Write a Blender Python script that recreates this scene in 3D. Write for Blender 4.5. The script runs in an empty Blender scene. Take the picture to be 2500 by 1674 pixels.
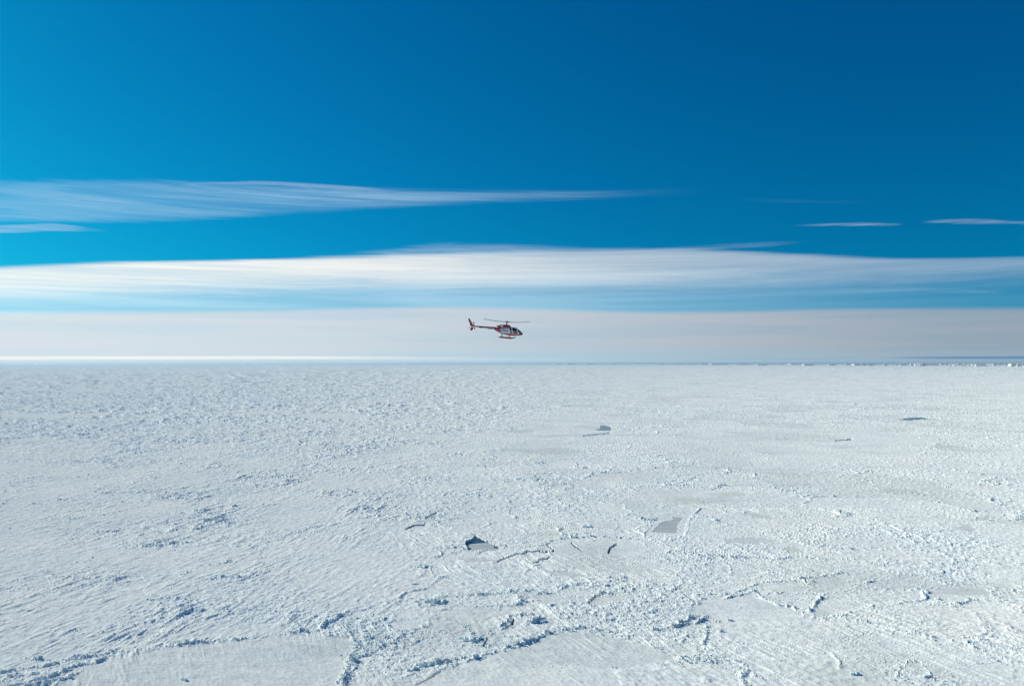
import bpy, bmesh, math, random
import numpy as np
from mathutils import Vector, Matrix

random.seed(7)
rng = np.random.default_rng(11)
sc = bpy.context.scene
COL = sc.collection
rad = math.radians

# ------------------------------------------------------------------ camera
CAM_H = 80.0                 # metres above the ice
FPX = 26.0 / 36.0 * 2500.0   # focal length in photo pixels
EYE_Y = 886.0                # photo row of the eye level
PITCH = math.atan((EYE_Y - 837.0) / FPX)
cam = bpy.data.cameras.new('camera')
cam.lens = 26.0
cam.sensor_width = 36.0
cam.clip_start = 1.0
cam.clip_end = 300000.0
cam_o = bpy.data.objects.new('camera', cam)
COL.objects.link(cam_o)
cam_o.location = (0, 0, CAM_H)
cam_o.rotation_euler = (rad(90) + PITCH, 0, 0)
sc.camera = cam_o

# ------------------------------------------------------------------ light
SUN_AZ, SUN_EL = rad(-61.0), rad(27.0)
SUN_DIR = Vector((math.sin(SUN_AZ) * math.cos(SUN_EL), math.cos(SUN_AZ) * math.cos(SUN_EL), math.sin(SUN_EL)))
sun = bpy.data.lights.new('sun', 'SUN')
sun.energy = 5.0
sun.angle = rad(0.53)
sun.color = (1.0, 0.95, 0.785)
sun_o = bpy.data.objects.new('sun', sun)
COL.objects.link(sun_o)
sun_o.rotation_euler = SUN_DIR.to_track_quat('Z', 'Y').to_euler()
sun_o.location = (0, 0, 300)

sc.render.engine = 'CYCLES'
sc.view_settings.view_transform = 'Standard'
sc.view_settings.look = 'None'
sc.view_settings.exposure = 0.20
sc.view_settings.gamma = 1.0
sc.view_settings.use_curve_mapping = False
sc.cycles.max_bounces = 6
sc.cycles.diffuse_bounces = 3
sc.cycles.transparent_max_bounces = 8

# ------------------------------------------------------------------ sky
world = bpy.data.worlds.new('World')
sc.world = world
world.use_nodes = True
wt = world.node_tree
wt.nodes.clear()


class NT:
    """small helper that writes shader node maths"""
    def __init__(self, tree):
        self.t = tree

    def node(self, typ, **kw):
        n = self.t.nodes.new(typ)
        for k, v in kw.items():
            setattr(n, k, v)
        return n

    def put(self, sock, v):
        if v is None:
            return
        if isinstance(v, (int, float)):
            sock.default_value = v
        elif isinstance(v, (tuple, list)):
            sock.default_value = tuple(v) if len(v) == len(sock.default_value) else tuple(v) + (1.0,)
        else:
            self.t.links.new(v, sock)

    def m(self, op, a, b=None, c=None, clamp=False):
        n = self.node('ShaderNodeMath', operation=op, use_clamp=clamp)
        for i, v in enumerate((a, b, c)):
            self.put(n.inputs[i], v)
        return n.outputs[0]

    def vm(self, op, a, b=None, s=None):
        n = self.node('ShaderNodeVectorMath', operation=op)
        self.put(n.inputs[0], a)
        self.put(n.inputs[1], b)
        if s is not None:
            self.put(n.inputs['Scale'], s)
        return n.outputs['Value'] if op in ('DOT_PRODUCT', 'LENGTH') else n.outputs['Vector']

    def smooth(self, v, a, b):
        n = self.node('ShaderNodeMapRange', interpolation_type='SMOOTHSTEP')
        self.put(n.inputs['Value'], v)
        self.put(n.inputs['From Min'], a)
        self.put(n.inputs['From Max'], b)
        n.inputs['To Min'].default_value = 0.0
        n.inputs['To Max'].default_value = 1.0
        return n.outputs[0]

    def mix(self, f, a, b, blend='MIX'):
        n = self.node('ShaderNodeMix', data_type='RGBA', blend_type=blend)
        self.put(n.inputs[0], f)
        self.put(n.inputs[6], a)
        self.put(n.inputs[7], b)
        return n.outputs[2]

    def noise(self, vec, scale, detail=4.0, rough=0.55, dist=0.0):
        n = self.node('ShaderNodeTexNoise')
        self.put(n.inputs['Vector'], vec)
        n.inputs['Scale'].default_value = scale
        n.inputs['Detail'].default_value = detail
        n.inputs['Roughness'].default_value = rough
        n.inputs['Distortion'].default_value = dist
        return n

    def curve(self, v, pts):
        n = self.node('ShaderNodeFloatCurve')
        c = n.mapping.curves[0]
        n.mapping.use_clip = False
        pts = sorted(pts)
        while len(c.points) < len(pts):
            c.points.new(0.5, 0.5)
        for p, (x, y) in zip(c.points, pts):
            p.location = (x, y)
            p.handle_type = 'AUTO_CLAMPED'
        n.mapping.update()
        self.put(n.inputs['Value'], v)
        return n.outputs[0]

    def comb(self, x, y, z):
        n = self.node('ShaderNodeCombineXYZ')
        for i, v in enumerate((x, y, z)):
            self.put(n.inputs[i], v)
        return n.outputs[0]


W = NT(wt)
gen = W.node('ShaderNodeTexCoord').outputs['Generated']
gdir = W.vm('NORMALIZE', gen)
sep = W.node('ShaderNodeSeparateXYZ')
W.put(sep.inputs[0], gdir)
gx, gy, gz = sep.outputs
az = W.m('ARCTAN2', gx, gy)                       # 0 straight ahead, + to the right
el = W.m('ARCSINE', gz)
AZ_LO, AZ_HI = -60.0, 60.0
azn = W.m('DIVIDE', W.m('SUBTRACT', az, rad(AZ_LO)), rad(AZ_HI - AZ_LO), clamp=True)
EL_MAX = 30.0
eln0 = W.m('DIVIDE', el, rad(EL_MAX))


def sky_dir(px, py):
    """bearing and height of a photo pixel (2342-wide reading), normalised for the curves"""
    px, py = px * 2500 / 2342, py * 2500 / 2342
    dx, dy = (px - 1250) / FPX, (837 - py) / FPX
    y = math.cos(PITCH) - dy * math.sin(PITCH)
    z = math.sin(PITCH) + dy * math.cos(PITCH)
    a = math.degrees(math.atan2(dx, y))
    e = math.degrees(math.atan2(z, math.hypot(dx, y)))
    return (a - AZ_LO) / (AZ_HI - AZ_LO), e / EL_MAX


PXN = 1.0 / (FPX * 2342 / 2500) / rad(EL_MAX)     # one reading pixel in normalised elevation

# Nishita sky, deepened like a polarised polar sky
svec = W.vm('NORMALIZE', W.comb(gx, gy, W.m('MULTIPLY_ADD', W.m('MAXIMUM', gz, 0.0), 0.95, 0.07)))
sky = W.node('ShaderNodeTexSky', sky_type='NISHITA')
sky.sun_disc = False
sky.sun_elevation = SUN_EL
sky.sun_rotation = SUN_AZ
sky.altitude = 100
sky.air_density = 1.0
sky.dust_density = 0.3
sky.ozone_density = 3.0
W.put(sky.inputs[0], svec)
SKY_K = 0.087
ssep = W.node('ShaderNodeSeparateColor')
W.put(ssep.inputs[0], sky.outputs[0])
sr = W.m('MULTIPLY', ssep.outputs[0], SKY_K)
sg = W.m('MULTIPLY', ssep.outputs[1], SKY_K)
sb = W.m('MULTIPLY', ssep.outputs[2], SKY_K)
sr = W.m('MULTIPLY', W.m('POWER', sr, 3.0), 0.10)
sg = W.m('MULTIPLY', W.m('POWER', sg, 1.22), 0.76)
sb = W.m('MULTIPLY', W.m('POWER', sb, 0.98), 0.81)
scomb = W.node('ShaderNodeCombineColor')
for i, v in enumerate((sr, sg, sb)):
    W.put(scomb.inputs[i], v)
col = scomb.outputs[0]

# cirrus streak fields: noise on the direction, stretched along the horizon
stretch = W.comb(W.m('MULTIPLY', gx, 1.0), W.m('MULTIPLY', gy, 1.0), W.m('MULTIPLY', gz, 22.0))
n_soft = W.noise(stretch, 2.2, 3.0, 0.5).outputs[0]
n_str = W.noise(W.vm('ADD', W.comb(gx, gy, W.m('MULTIPLY', gz, 26.0)), (3.1, 7.7, 1.3)), 2.6, 5.0, 0.5, 0.6).outputs[0]
n_fine = W.noise(W.vm('ADD', W.comb(W.m('MULTIPLY', gx, 2.0), W.m('MULTIPLY', gy, 2.0), W.m('MULTIPLY', gz, 110.0)), (9.1, 2.7, 5.3)), 4.0, 6.0, 0.62, 0.8).outputs[0]
wv = W.noise(W.comb(W.m('MULTIPLY', gx, 1.5), W.m('MULTIPLY', gy, 1.5), W.m('MULTIPLY', gz, 14.0)), 2.0, 3.0, .5).outputs['Color']
fibv = W.vm('ADD', W.comb(W.m('MULTIPLY', gx, 2.0), W.m('MULTIPLY', gy, 2.0), W.m('MULTIPLY', gz, 80.0)), W.vm('SCALE', wv, s=2.0))
n_fib = W.noise(fibv, 2.6, 8.0, 0.68, .5).outputs[0]
warp = W.m('ADD', W.m('MULTIPLY', W.m('SUBTRACT', n_soft, 0.5), 14 * PXN), W.m('MULTIPLY', W.m('SUBTRACT', n_str, 0.5), 10 * PXN))
eln = W.m('ADD', eln0, warp)

# cloud brightness follows the angle to the sun (forward scattering)
cosun = W.vm('DOT_PRODUCT', gdir, tuple(SUN_DIR))
glow = W.smooth(cosun, -0.20, 0.88)


def band(col, top, bot, op, st, sb_, tint_far, tint_near, streak=0.3, fine=0.0, el_in=None, frays=None):
    e = eln if el_in is None else el_in
    t = W.curve(azn, [sky_dir(*p) for p in top])
    b = W.curve(azn, [sky_dir(*p) for p in bot])
    o = W.curve(azn, [(sky_dir(x, 700)[0], v) for x, v in op])
    a = W.m('MULTIPLY', W.smooth(e, W.m('SUBTRACT', b, sb_ * PXN), W.m('ADD', b, sb_ * PXN)),
            W.smooth(e, W.m('ADD', t, st * PXN), W.m('SUBTRACT', t, st * PXN)))
    # fibres eat into the edges and thin the inside
    cut = W.m('MULTIPLY_ADD', n_fib, 1.0, W.m('MULTIPLY', n_str, .8))          # about 0.5 .. 1.3
    fray = .9 if frays is None else frays
    a = W.m('MULTIPLY_ADD', a, 1.0 + fray * .75, W.m('MULTIPLY', cut, -fray))
    a = W.smooth(a, -.05, 1.0)
    k = W.smooth(n_str, 0.32, 0.68)
    a = W.m('MULTIPLY', a, W.m('MULTIPLY_ADD', k, streak, 1.0 - streak))
    if fine:
        a = W.m('MULTIPLY', a, W.m('MULTIPLY_ADD', W.smooth(n_fine, 0.3, 0.7), fine, 1.0 - fine))
    a = W.m('MULTIPLY', a, o, clamp=True)
    c = W.mix(glow, tint_far, tint_near)
    return W.mix(a, col, c)


GREY, WHITE = (0.44, 0.50, 0.58), (0.92, 0.90, 0.84)
BLUEW = (0.42, 0.58, 0.78)
# upper left veil
col = band(col, [(-300, 408), (0, 406), (300, 404), (600, 414), (850, 424), (1200, 432), (1500, 428)],
           [(-300, 520), (0, 517), (250, 515), (450, 508), (700, 492), (1000, 474), (1300, 462), (1510, 454)],
           [(0, .42), (400, .42), (900, .56), (1200, .48), (1380, .34), (1490, .12), (1620, 0)], 24, 24, (0.36, 0.56, 0.76), (0.52, 0.71, 0.87), .7, .35, None, 1.15)
col = band(col, [(350, 422), (520, 414), (700, 416), (900, 432)], [(350, 426), (520, 424), (700, 430), (900, 440)],
           [(400, 0), (540, .3), (720, .35), (920, 0)], 5, 6, GREY, (0.6, 0.7, 0.85), .5)
col = band(col, [(0, 516), (150, 513), (260, 530)], [(0, 536), (150, 533), (260, 534)],
           [(0, .42), (150, .36), (190, .1), (260, 0)], 5, 4, GREY, (0.62, 0.72, 0.86), .4, .5)
# thin streaks at the right
col = band(col, [(1800, 515), (1900, 509), (2050, 509), (2080, 511)], [(1800, 518), (1900, 517), (2050, 517), (2080, 513)],
           [(1810, 0), (1880, .40), (2030, .40), (2075, 0)], 5, 5, (.55, .68, .82), (.6, .7, .85), .3, .8, W.m('ADD', eln0, W.m('MULTIPLY', W.m('SUBTRACT', n_fine, .5), 8 * PXN)))
col = band(col, [(2090, 506), (2150, 501), (2342, 505), (2600, 512)], [(2090, 508), (2150, 512), (2342, 514), (2600, 520)],
           [(2085, 0), (2140, .40), (2300, .42), (2500, .3)], 5, 5, (.55, .68, .82), (.6, .7, .85), .3, .8, W.m('ADD', eln0, W.m('MULTIPLY', W.m('SUBTRACT', n_fine, .5), 8 * PXN)))
col = band(col, [(1700, 452), (1950, 456)], [(1700, 462), (1950, 465)], [(1680, 0), (1820, .035), (1960, .02), (2000, 0)], 5, 5, GREY, BLUEW, .5, .5)
# general pale haze below the main band
col = band(col, [(0, 640), (1200, 615), (2342, 620)], [(0, 900), (1200, 900), (2342, 900)],
           [(0, .85), (700, .62), (1200, .55), (1700, .34), (2342, .14)], 50, 10, (0.30, 0.54, 0.72), (0.56, 0.77, 0.88), .4, 0, None, .3)
# main white band
col = band(col, [(-300, 616), (0, 607), (200, 600), (500, 591), (750, 582), (1000, 577), (1300, 572), (1600, 570), (1860, 580), (2100, 588), (2342, 586), (2600, 588)],
           [(-300, 690), (0, 690), (500, 672), (900, 668), (1200, 672), (1600, 668), (2000, 658), (2342, 648), (2600, 644)],
           [(0, 1.0), (500, .99), (900, .93), (1150, .82), (1500, .74), (1900, .66), (2342, .62)], 12, 58, (0.34, 0.46, 0.59), WHITE, .35, .1, None, .62)
col = band(col, [(550, 588), (850, 568), (1060, 556), (1240, 560), (1500, 572)], [(550, 596), (850, 585), (1060, 590), (1240, 585), (1500, 578)],
           [(560, 0), (700, .35), (1000, .5), (1250, .35), (1500, .0)], 18, 12, GREY, (0.65, 0.74, 0.86), .4, .5, None, 1.3)
col = band(col, [(1350, 574), (1700, 556), (1860, 550), (2000, 580)], [(1350, 580), (1700, 572), (1860, 558), (2000, 590)],
           [(1380, 0), (1600, .30), (1840, .30), (1900, 0)], 12, 10, (.46, .56, .70), (0.6, 0.7, 0.85), .5, .5, None, 1.3)
# wisps in the blue gap
col = band(col, [(700, 668), (1200, 662), (1700, 664), (2100, 654), (2300, 660), (2500, 662)], [(700, 700), (1200, 690), (1700, 688), (2100, 668), (2300, 674), (2500, 674)],
           [(600, .2), (1000, .35), (1400, .18), (1800, .14), (2050, .4), (2200, .42), (2290, .05)], 12, 12, (.42, .58, .74), (0.6, 0.74, 0.88), .7, .4)
# low grey layer down to the horizon
col = band(col, [(-300, 716), (0, 715), (600, 711), (1100, 704), (1500, 713), (1800, 708), (2342, 705), (2600, 706)],
           [(0, 870), (1200, 870), (2342, 870)],
           [(0, .96), (800, .92), (1100, .90), (1500, .92), (2342, .88)], 12, 12, (0.31, 0.335, 0.39), (0.625, 0.665, 0.71), .18, .06, None, .24)
# the air thins to blue just above the ice
col = band(col, [(0, 812), (1200, 800), (2342, 800)], [(0, 900), (1200, 900), (2342, 900)],
           [(0, .15), (900, .45), (1500, .55), (2342, .4)], 26, 10, (0.26, 0.41, 0.53), (0.44, 0.65, 0.77), .15, 0, None, .2)
# bright strip at the left and dark blue strip at the right
thin = W.m('ADD', eln0, W.m('MULTIPLY', W.m('SUBTRACT', n_fine, .5), 2.2 * PXN))
col = band(col, [(0, 814), (700, 814), (1300, 818), (1500, 820)], [(0, 823), (700, 822), (1300, 824), (1500, 824)],
           [(-200, 1), (500, .95), (800, .6), (1150, .22), (1400, .0)], 1.6, 3.0, (.6, .6, .58), (.95, 0.92, 0.83), .5, .25, thin, .25)
col = band(col, [(1700, 819), (2000, 816), (2150, 814.5), (2342, 814), (2600, 813)], [(1700, 821), (2000, 820), (2150, 820.5), (2342, 820.5), (2600, 821)],
           [(1550, 0), (1800, .25), (1980, .12), (2060, .45), (2200, .85), (2342, .95)], 1.8, 1.5, (0.085, 0.22, 0.40), (0.12, 0.30, 0.5), .0, .2, thin, .3)

bg = W.node('ShaderNodeBackground')
W.put(bg.inputs[0], col)
bg.inputs[1].default_value = 1.0
wo = W.node('ShaderNodeOutputWorld')
wt.links.new(bg.outputs[0], wo.inputs[0])
world.cycles.sampling_method = 'MANUAL'
world.cycles.sample_map_resolution = 512

# ------------------------------------------------------------------ helpers


def ground_at(px, py, z=0.0):
    """photo pixel -> point of the ice plane"""
    dx, dy = (px - 1250) / FPX, (837 - py) / FPX
    y = math.cos(PITCH) - dy * math.sin(PITCH)
    zz = math.sin(PITCH) + dy * math.cos(PITCH)
    t = (z - CAM_H) / zz
    return Vector((dx * t, y * t, z))


def mesh_obj(name, verts, faces, mat=None, parent=None, smooth=False):
    me = bpy.data.meshes.new(name)
    me.from_pydata([tuple(v) for v in verts], [], [tuple(f) for f in faces])
    me.update()
    if mat:
        me.materials.append(mat)
    if smooth:
        me.polygons.foreach_set('use_smooth', [True] * len(me.polygons))
    o = bpy.data.objects.new(name, me)
    COL.objects.link(o)
    if parent:
        o.parent = parent
    return o


def bm_obj(name, bm, mat=None, parent=None, smooth=False):
    bmesh.ops.recalc_face_normals(bm, faces=bm.faces)
    me = bpy.data.meshes.new(name)
    bm.to_mesh(me)
    bm.free()
    if mat:
        me.materials.append(mat)
    if smooth:
        me.polygons.foreach_set('use_smooth', [True] * len(me.polygons))
    o = bpy.data.objects.new(name, me)
    COL.objects.link(o)
    if parent:
        o.parent = parent
    return o


def empty(name, loc, label=None, cat=None, group=None):
    o = bpy.data.objects.new(name, None)
    COL.objects.link(o)
    o.location = loc
    o.empty_display_size = 0.5
    tag(o, label, cat, group)
    return o


def tag(o, label=None, cat=None, group=None, kind=None):
    if label:
        o['label'] = label
    if cat:
        o['category'] = cat
    if group:
        o['group'] = group
    if kind:
        o['kind'] = kind
    return o


def material(name):
    m = bpy.data.materials.new(name)
    m.use_nodes = True
    m.node_tree.nodes.clear()
    n = NT(m.node_tree)
    out = n.node('ShaderNodeOutputMaterial')
    return m, n, out


# ------------------------------------------------------------------ noise in numpy
_LUT = np.linspace(0, 2 * np.pi, 257)[:256]
_LC, _LS = np.cos(_LUT).astype(np.float32), np.sin(_LUT).astype(np.float32)


def _hash(ix, iy, seed):
    h = ix.astype(np.uint32) * np.uint32(374761393) + iy.astype(np.uint32) * np.uint32(668265263) + np.uint32(seed * 2246822519 & 0xffffffff)
    h ^= h >> np.uint32(13)
    h *= np.uint32(1274126177)
    h ^= h >> np.uint32(16)
    return h


def perlin(x, y, seed=0):
    fx, fy = np.floor(x), np.floor(y)
    ix, iy = fx.astype(np.int64), fy.astype(np.int64)
    dx, dy = (x - fx).astype(np.float32), (y - fy).astype(np.float32)
    u = dx * dx * dx * (dx * (dx * 6 - 15) + 10)
    v = dy * dy * dy * (dy * (dy * 6 - 15) + 10)

    def g(ox, oy):
        a = _hash(ix + ox, iy + oy, seed) & np.uint32(255)
        return _LC[a] * (dx - ox) + _LS[a] * (dy - oy)
    a = g(0, 0)
    a = a + u * (g(1, 0) - a)
    b = g(0, 1)
    b = b + u * (g(1, 1) - b)
    return 1.5 * (a + v * (b - a))


def fbm(x, y, seed, octv=4, gain=0.5):
    s, a, t = 0, 1.0, 0
    for i in range(octv):
        s = s + a * perlin(x * 2 ** i + 17.3 * i, y * 2 ** i - 9.1 * i, seed + i)
        t += a
        a *= gain
    return s / t


def voronoi(x, y, seed):
    fx, fy = np.floor(x), np.floor(y)
    ix, iy = fx.astype(np.int64), fy.astype(np.int64)
    f1 = np.full(x.shape, 9.0, np.float32)
    f2 = np.full(x.shape, 9.0, np.float32)
    cid = np.zeros(x.shape, np.uint32)
    cx = np.zeros(x.shape, np.float32)
    cy = np.zeros(x.shape, np.float32)
    for ox in (-1, 0, 1):
        for oy in (-1, 0, 1):
            h = _hash(ix + ox, iy + oy, seed)
            rx = (h & np.uint32(1023)).astype(np.float32) / 1023
            ry = ((h >> np.uint32(10)) & np.uint32(1023)).astype(np.float32) / 1023
            ddx = (fx + ox + rx - x).astype(np.float32)
            ddy = (fy + oy + ry - y).astype(np.float32)
            d = np.sqrt(ddx * ddx + ddy * ddy)
            near = d < f1
            f2 = np.where(near, f1, np.minimum(f2, d))
            f1 = np.where(near, d, f1)
            cid = np.where(near, h, cid)
            cx = np.where(near, ddx, cx)
            cy = np.where(near, ddy, cy)
    return f1, f2, cid, cx, cy


def cell_rand(cid, k):
    h = cid * np.uint32(2654435761) + np.uint32(k * 97)
    h ^= h >> np.uint32(15)
    h *= np.uint32(2246822519)
    h ^= h >> np.uint32(13)
    return (h & np.uint32(65535)).astype(np.float32) / 65535


def sstep(v, a, b):
    t = np.clip((v - a) / (b - a), 0, 1)
    return t * t * (3 - 2 * t)


# ------------------------------------------------------------------ sea ice
R_MAX = 50000.0
phi_f = np.radians(np.linspace(-40, 40, 1480))
phi_c = np.radians(np.linspace(40, 320, 40)[1:-1])
PHI = np.concatenate([phi_f, phi_c])
s_near = np.concatenate([np.arange(0.50, 0.20, -0.00100), np.arange(0.20, 0.05, -0.00062)])
s_mid = np.arange(0.05, 0.006, -0.00030)
s_far = CAM_H / np.geomspace(CAM_H / 0.006, R_MAX, 40)
RAD = np.concatenate([[3.0, 50.0, 100.0, 140.0], CAM_H / s_near, CAM_H / s_mid, CAM_H / s_far[1:]])
NR, NP = len(RAD), len(PHI)
Rg, Pg = np.meshgrid(RAD, PHI, indexing='ij')
X = (Rg * np.sin(Pg)).ravel()
Y = (Rg * np.cos(Pg)).ravel()
Rr = Rg.ravel().astype(np.float32)
DR = np.repeat(np.gradient(RAD).astype(np.float32), NP)
# where each ground point lies in the photograph (used to lay out floes as measured there)
fw = Y * math.cos(PITCH) - CAM_H * math.sin(PITCH)
upv = -Y * math.sin(PITCH) - CAM_H * math.cos(PITCH)
ok = fw > 20
fws = np.where(ok, fw, 20)
PX = np.where(ok, 1250 + FPX * X / fws, -99999).astype(np.float32)
PY = np.where(ok, 837 - FPX * upv / fws, 99999).astype(np.float32)
in_front = ok & (Rr > 150) & (np.abs(PX - 1250) < 1700)


def poly_mask(poly, soft=0.0, warp=0.0, wl=30.0, seed=50):
    """signed distance to a polygon in photo pixels -> (inside mask)"""
    poly = np.array(poly, float)
    pad = soft * 3 + warp * 2 + 4
    x0, y0 = poly.min(0) - pad
    x1, y1 = poly.max(0) + pad
    idx = np.nonzero(in_front & (PX > x0) & (PX < x1) & (PY > y0) & (PY < y1))[0]
    out = np.zeros(X.shape, np.float32)
    if len(idx) == 0:
        return out
    x, y = PX[idx].astype(float), PY[idx].astype(float)
    if warp:
        wx = perlin(x / wl, y / wl * 2, seed) + 0.6 * perlin(x / wl * 2.7, y / wl * 5, seed + 1)
        wy = perlin(x / wl + 31, y / wl * 2, seed + 2) + 0.6 * perlin(x / wl * 2.7, y / wl * 5, seed + 3)
        x = x + warp * wx
        y = y + warp * 0.5 * wy
    d = np.full(x.shape, 1e9)
    ins = np.zeros(x.shape, bool)
    n = len(poly)
    for i in range(n):
        ax, ay = poly[i]
        bx, by = poly[(i + 1) % n]
        ex, ey = bx - ax, by - ay
        L = ex * ex + ey * ey + 1e-9
        t = np.clip(((x - ax) * ex + (y - ay) * ey) / L, 0, 1)
        d = np.minimum(d, np.hypot(x - ax - t * ex, y - ay - t * ey))
        c = ((ay > y) != (by > y)) & (x < (bx - ax) * (y - ay) / (by - ay + 1e-12) + ax)
        ins ^= c
    sd = np.where(ins, d, -d)
    out[idx] = sstep(sd, -soft - 1e-3, soft + 1e-3)
    return out


def line_dist(pts, reach, warp=0.0, wl=25.0, seed=80):
    """distance to a polyline in photo pixels (y counted double: the ice is seen at a slant); only near it"""
    pts = np.array(pts, float)
    x0, y0 = pts.min(0) - reach - warp * 2
    x1, y1 = pts.max(0) + reach + warp * 2
    idx = np.nonzero(in_front & (PX > x0) & (PX < x1) & (PY > y0) & (PY < y1))[0]
    x, y = PX[idx].astype(float), PY[idx].astype(float)
    if warp and len(idx):
        x = x + warp * (perlin(x / wl, y / wl * 2.5, seed) + .5 * perlin(x / wl * 3, y / wl * 7, seed + 4))
        y = y + warp * .6 * (perlin(x / wl + 9, y / wl * 2.5, seed + 1) + .5 * perlin(x / wl * 3 + 5, y / wl * 7, seed + 5))
    d = np.full(x.shape, 1e9)
    for (ax, ay), (bx, by) in zip(pts[:-1], pts[1:]):
        ex, ey = bx - ax, (by - ay) * 2
        L = ex * ex + ey * ey + 1e-9
        qx, qy = x - ax, (y - ay) * 2
        t = np.clip((qx * ex + qy * ey) / L, 0, 1)
        d = np.minimum(d, np.hypot(qx - t * ex, qy - t * ey))
    return idx, d


def blob(cx, cy, rx, ry):
    return np.exp(-(((PX - cx) / rx) ** 2 + ((PY - cy) / ry) ** 2))


# --- layout read from the photograph (pixels of the 2500-wide picture)
SMOOTH = [
    ([(150, 1668), (190, 1630), (290, 1606), (420, 1580), (560, 1567), (740, 1548), (850, 1556), (862, 1585), (835, 1640), (790, 1720), (120, 1720)], 4, 6, .93),
    ([(1085, 1632), (1180, 1604), (1290, 1575), (1335, 1549), (1400, 1541), (1480, 1552), (1570, 1574), (1650, 1612), (1500, 1640), (1560, 1740), (960, 1740), (1030, 1672)], 4, 6, .95),
    ([(1650, 1530), (1720, 1462), (1840, 1447), (1900, 1472), (1985, 1492), (1930, 1514), (1790, 1520)], 4, 5, .93),
    ([(1872, 1436), (1900, 1424), (1950, 1421), (1972, 1436), (1965, 1449), (1900, 1447)], 3, 3, .97),
    ([(1978, 1482), (2030, 1456), (2090, 1466), (2116, 1480), (2080, 1496), (1992, 1497)], 3, 4, .96),
    ([(1330, 1325), (1480, 1318), (1600, 1325), (1640, 1340), (1560, 1362), (1420, 1356), (1345, 1350)], 5, 8, .75),
    ([(1600, 1070), (1700, 1045), (1900, 1040), (2180, 1046), (2300, 1080), (2100, 1115), (1950, 1145), (1800, 1140), (1700, 1110)], 14, 20, .62),
    ([(2265, 1452), (2300, 1430), (2400, 1426), (2440, 1446), (2400, 1462), (2290, 1464)], 3, 4, .9),
    ([(2060, 1560), (2300, 1545), (2520, 1640), (2520, 1720), (2250, 1650)], 12, 25, .7),
    ([(2160, 1410), (2260, 1405), (2290, 1424), (2260, 1440), (2170, 1436)], 4, 6, .85),
    ([(1980, 1400), (2060, 1398), (2070, 1430), (2000, 1436)], 4, 6, .8),
    ([(2400, 1410), (2470, 1414), (2480, 1438), (2440, 1440)], 4, 6, .85),
    ([(960, 1495), (1010, 1490), (1020, 1503), (970, 1508)], 3, 4, .9),
    ([(950, 1520), (1010, 1512), (1030, 1532), (960, 1536)], 3, 4, .9),
    ([(1060, 1492), (1260, 1480), (1250, 1500), (1100, 1510)], 4, 6, .75),
    ([(1440, 1470), (1480, 1452), (1550, 1450), (1510, 1466), (1460, 1474)], 3, 4, .95),
    ([(1290, 1450), (1440, 1440), (1430, 1466), (1320, 1474)], 4, 6, .7),
    ([(1330, 1122), (1390, 1120), (1400, 1132), (1340, 1140)], 4, 6, .8),
    ([(1560, 1195), (1680, 1190), (1820, 1200), (1760, 1228), (1600, 1225)], 6, 10, .75),
    ([(1430, 1375), (1600, 1362), (1660, 1380), (1640, 1420), (1500, 1430), (1380, 1392)], 8, 10, .55),
    ([(220, 1350), (330, 1335), (460, 1345), (400, 1380), (270, 1372)], 10, 20, .6),
    ([(760, 1380), (880, 1340), (900, 1400), (820, 1440), (740, 1430)], 10, 20, .55),
    ([(0, 1011), (120, 1010), (280, 1007), (250, 1015), (100, 1021), (0, 1020)], 3, 6, .97),
    ([(570, 1003), (690, 1001), (720, 1008), (600, 1010)], 3, 5, .9),
    ([(700, 1012), (860, 1008), (930, 1020), (760, 1024)], 3, 8, .9),
    ([(210, 953), (290, 952), (300, 956), (220, 957)], 2, 4, .95),
    ([(200, 908), (380, 907), (390, 911), (210, 911)], 2, 4, .9),
    ([(760, 1160), (930, 1150), (980, 1180), (830, 1200), (740, 1190)], 8, 14, .5),
    ([(1120, 1085), (1350, 1010), (1500, 1025), (1480, 1075), (1300, 1110)], 16, 30, .55),
    ([(1575, 1304), (1600, 1270), (1635, 1256), (1690, 1258), (1675, 1280), (1670, 1308)], 3, 2, .95),
    ([(1445, 1053), (1450, 1036), (1500, 1034), (1505, 1052)], 2, 2, .9),
    ([(1620, 1095), (1700, 1060), (1640, 1070), (1540, 1066)], 8, 20, .6),
]
ROUGH = [  # cx, cy, rx, ry, amount
    (420, 985, 700, 75, .45), (250, 1060, 420, 30, .35), (820, 1110, 260, 50, .35), (520, 1330, 170, 24, .5), (560, 1290, 120, 26, .35),
    (530, 1410, 110, 26, .5), (420, 1480, 160, 30, .4), (700, 1500, 180, 28, .45), (60, 1660, 150, 34, .8), (930, 1600, 70, 60, .6),
    (1430, 1480, 200, 44, .75), (1650, 1450, 160, 34, .6), (1250, 1555, 130, 30, .6), (1080, 1545, 100, 28, .35), (930, 1240, 90, 40, .5),
    (1100, 1270, 120, 36, .35), (1740, 1180, 180, 24, .3), (1950, 1180, 220, 30, .2), (2100, 1610, 220, 40, .35), (1800, 1590, 200, 44, .4),
    (2420, 1220, 120, 50, .1), (880, 1530, 110, 26, .4), (1120, 1460, 130, 22, .35), (830, 1160, 130, 20, .3), (1650, 1400, 200, 22, .35)]
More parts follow.
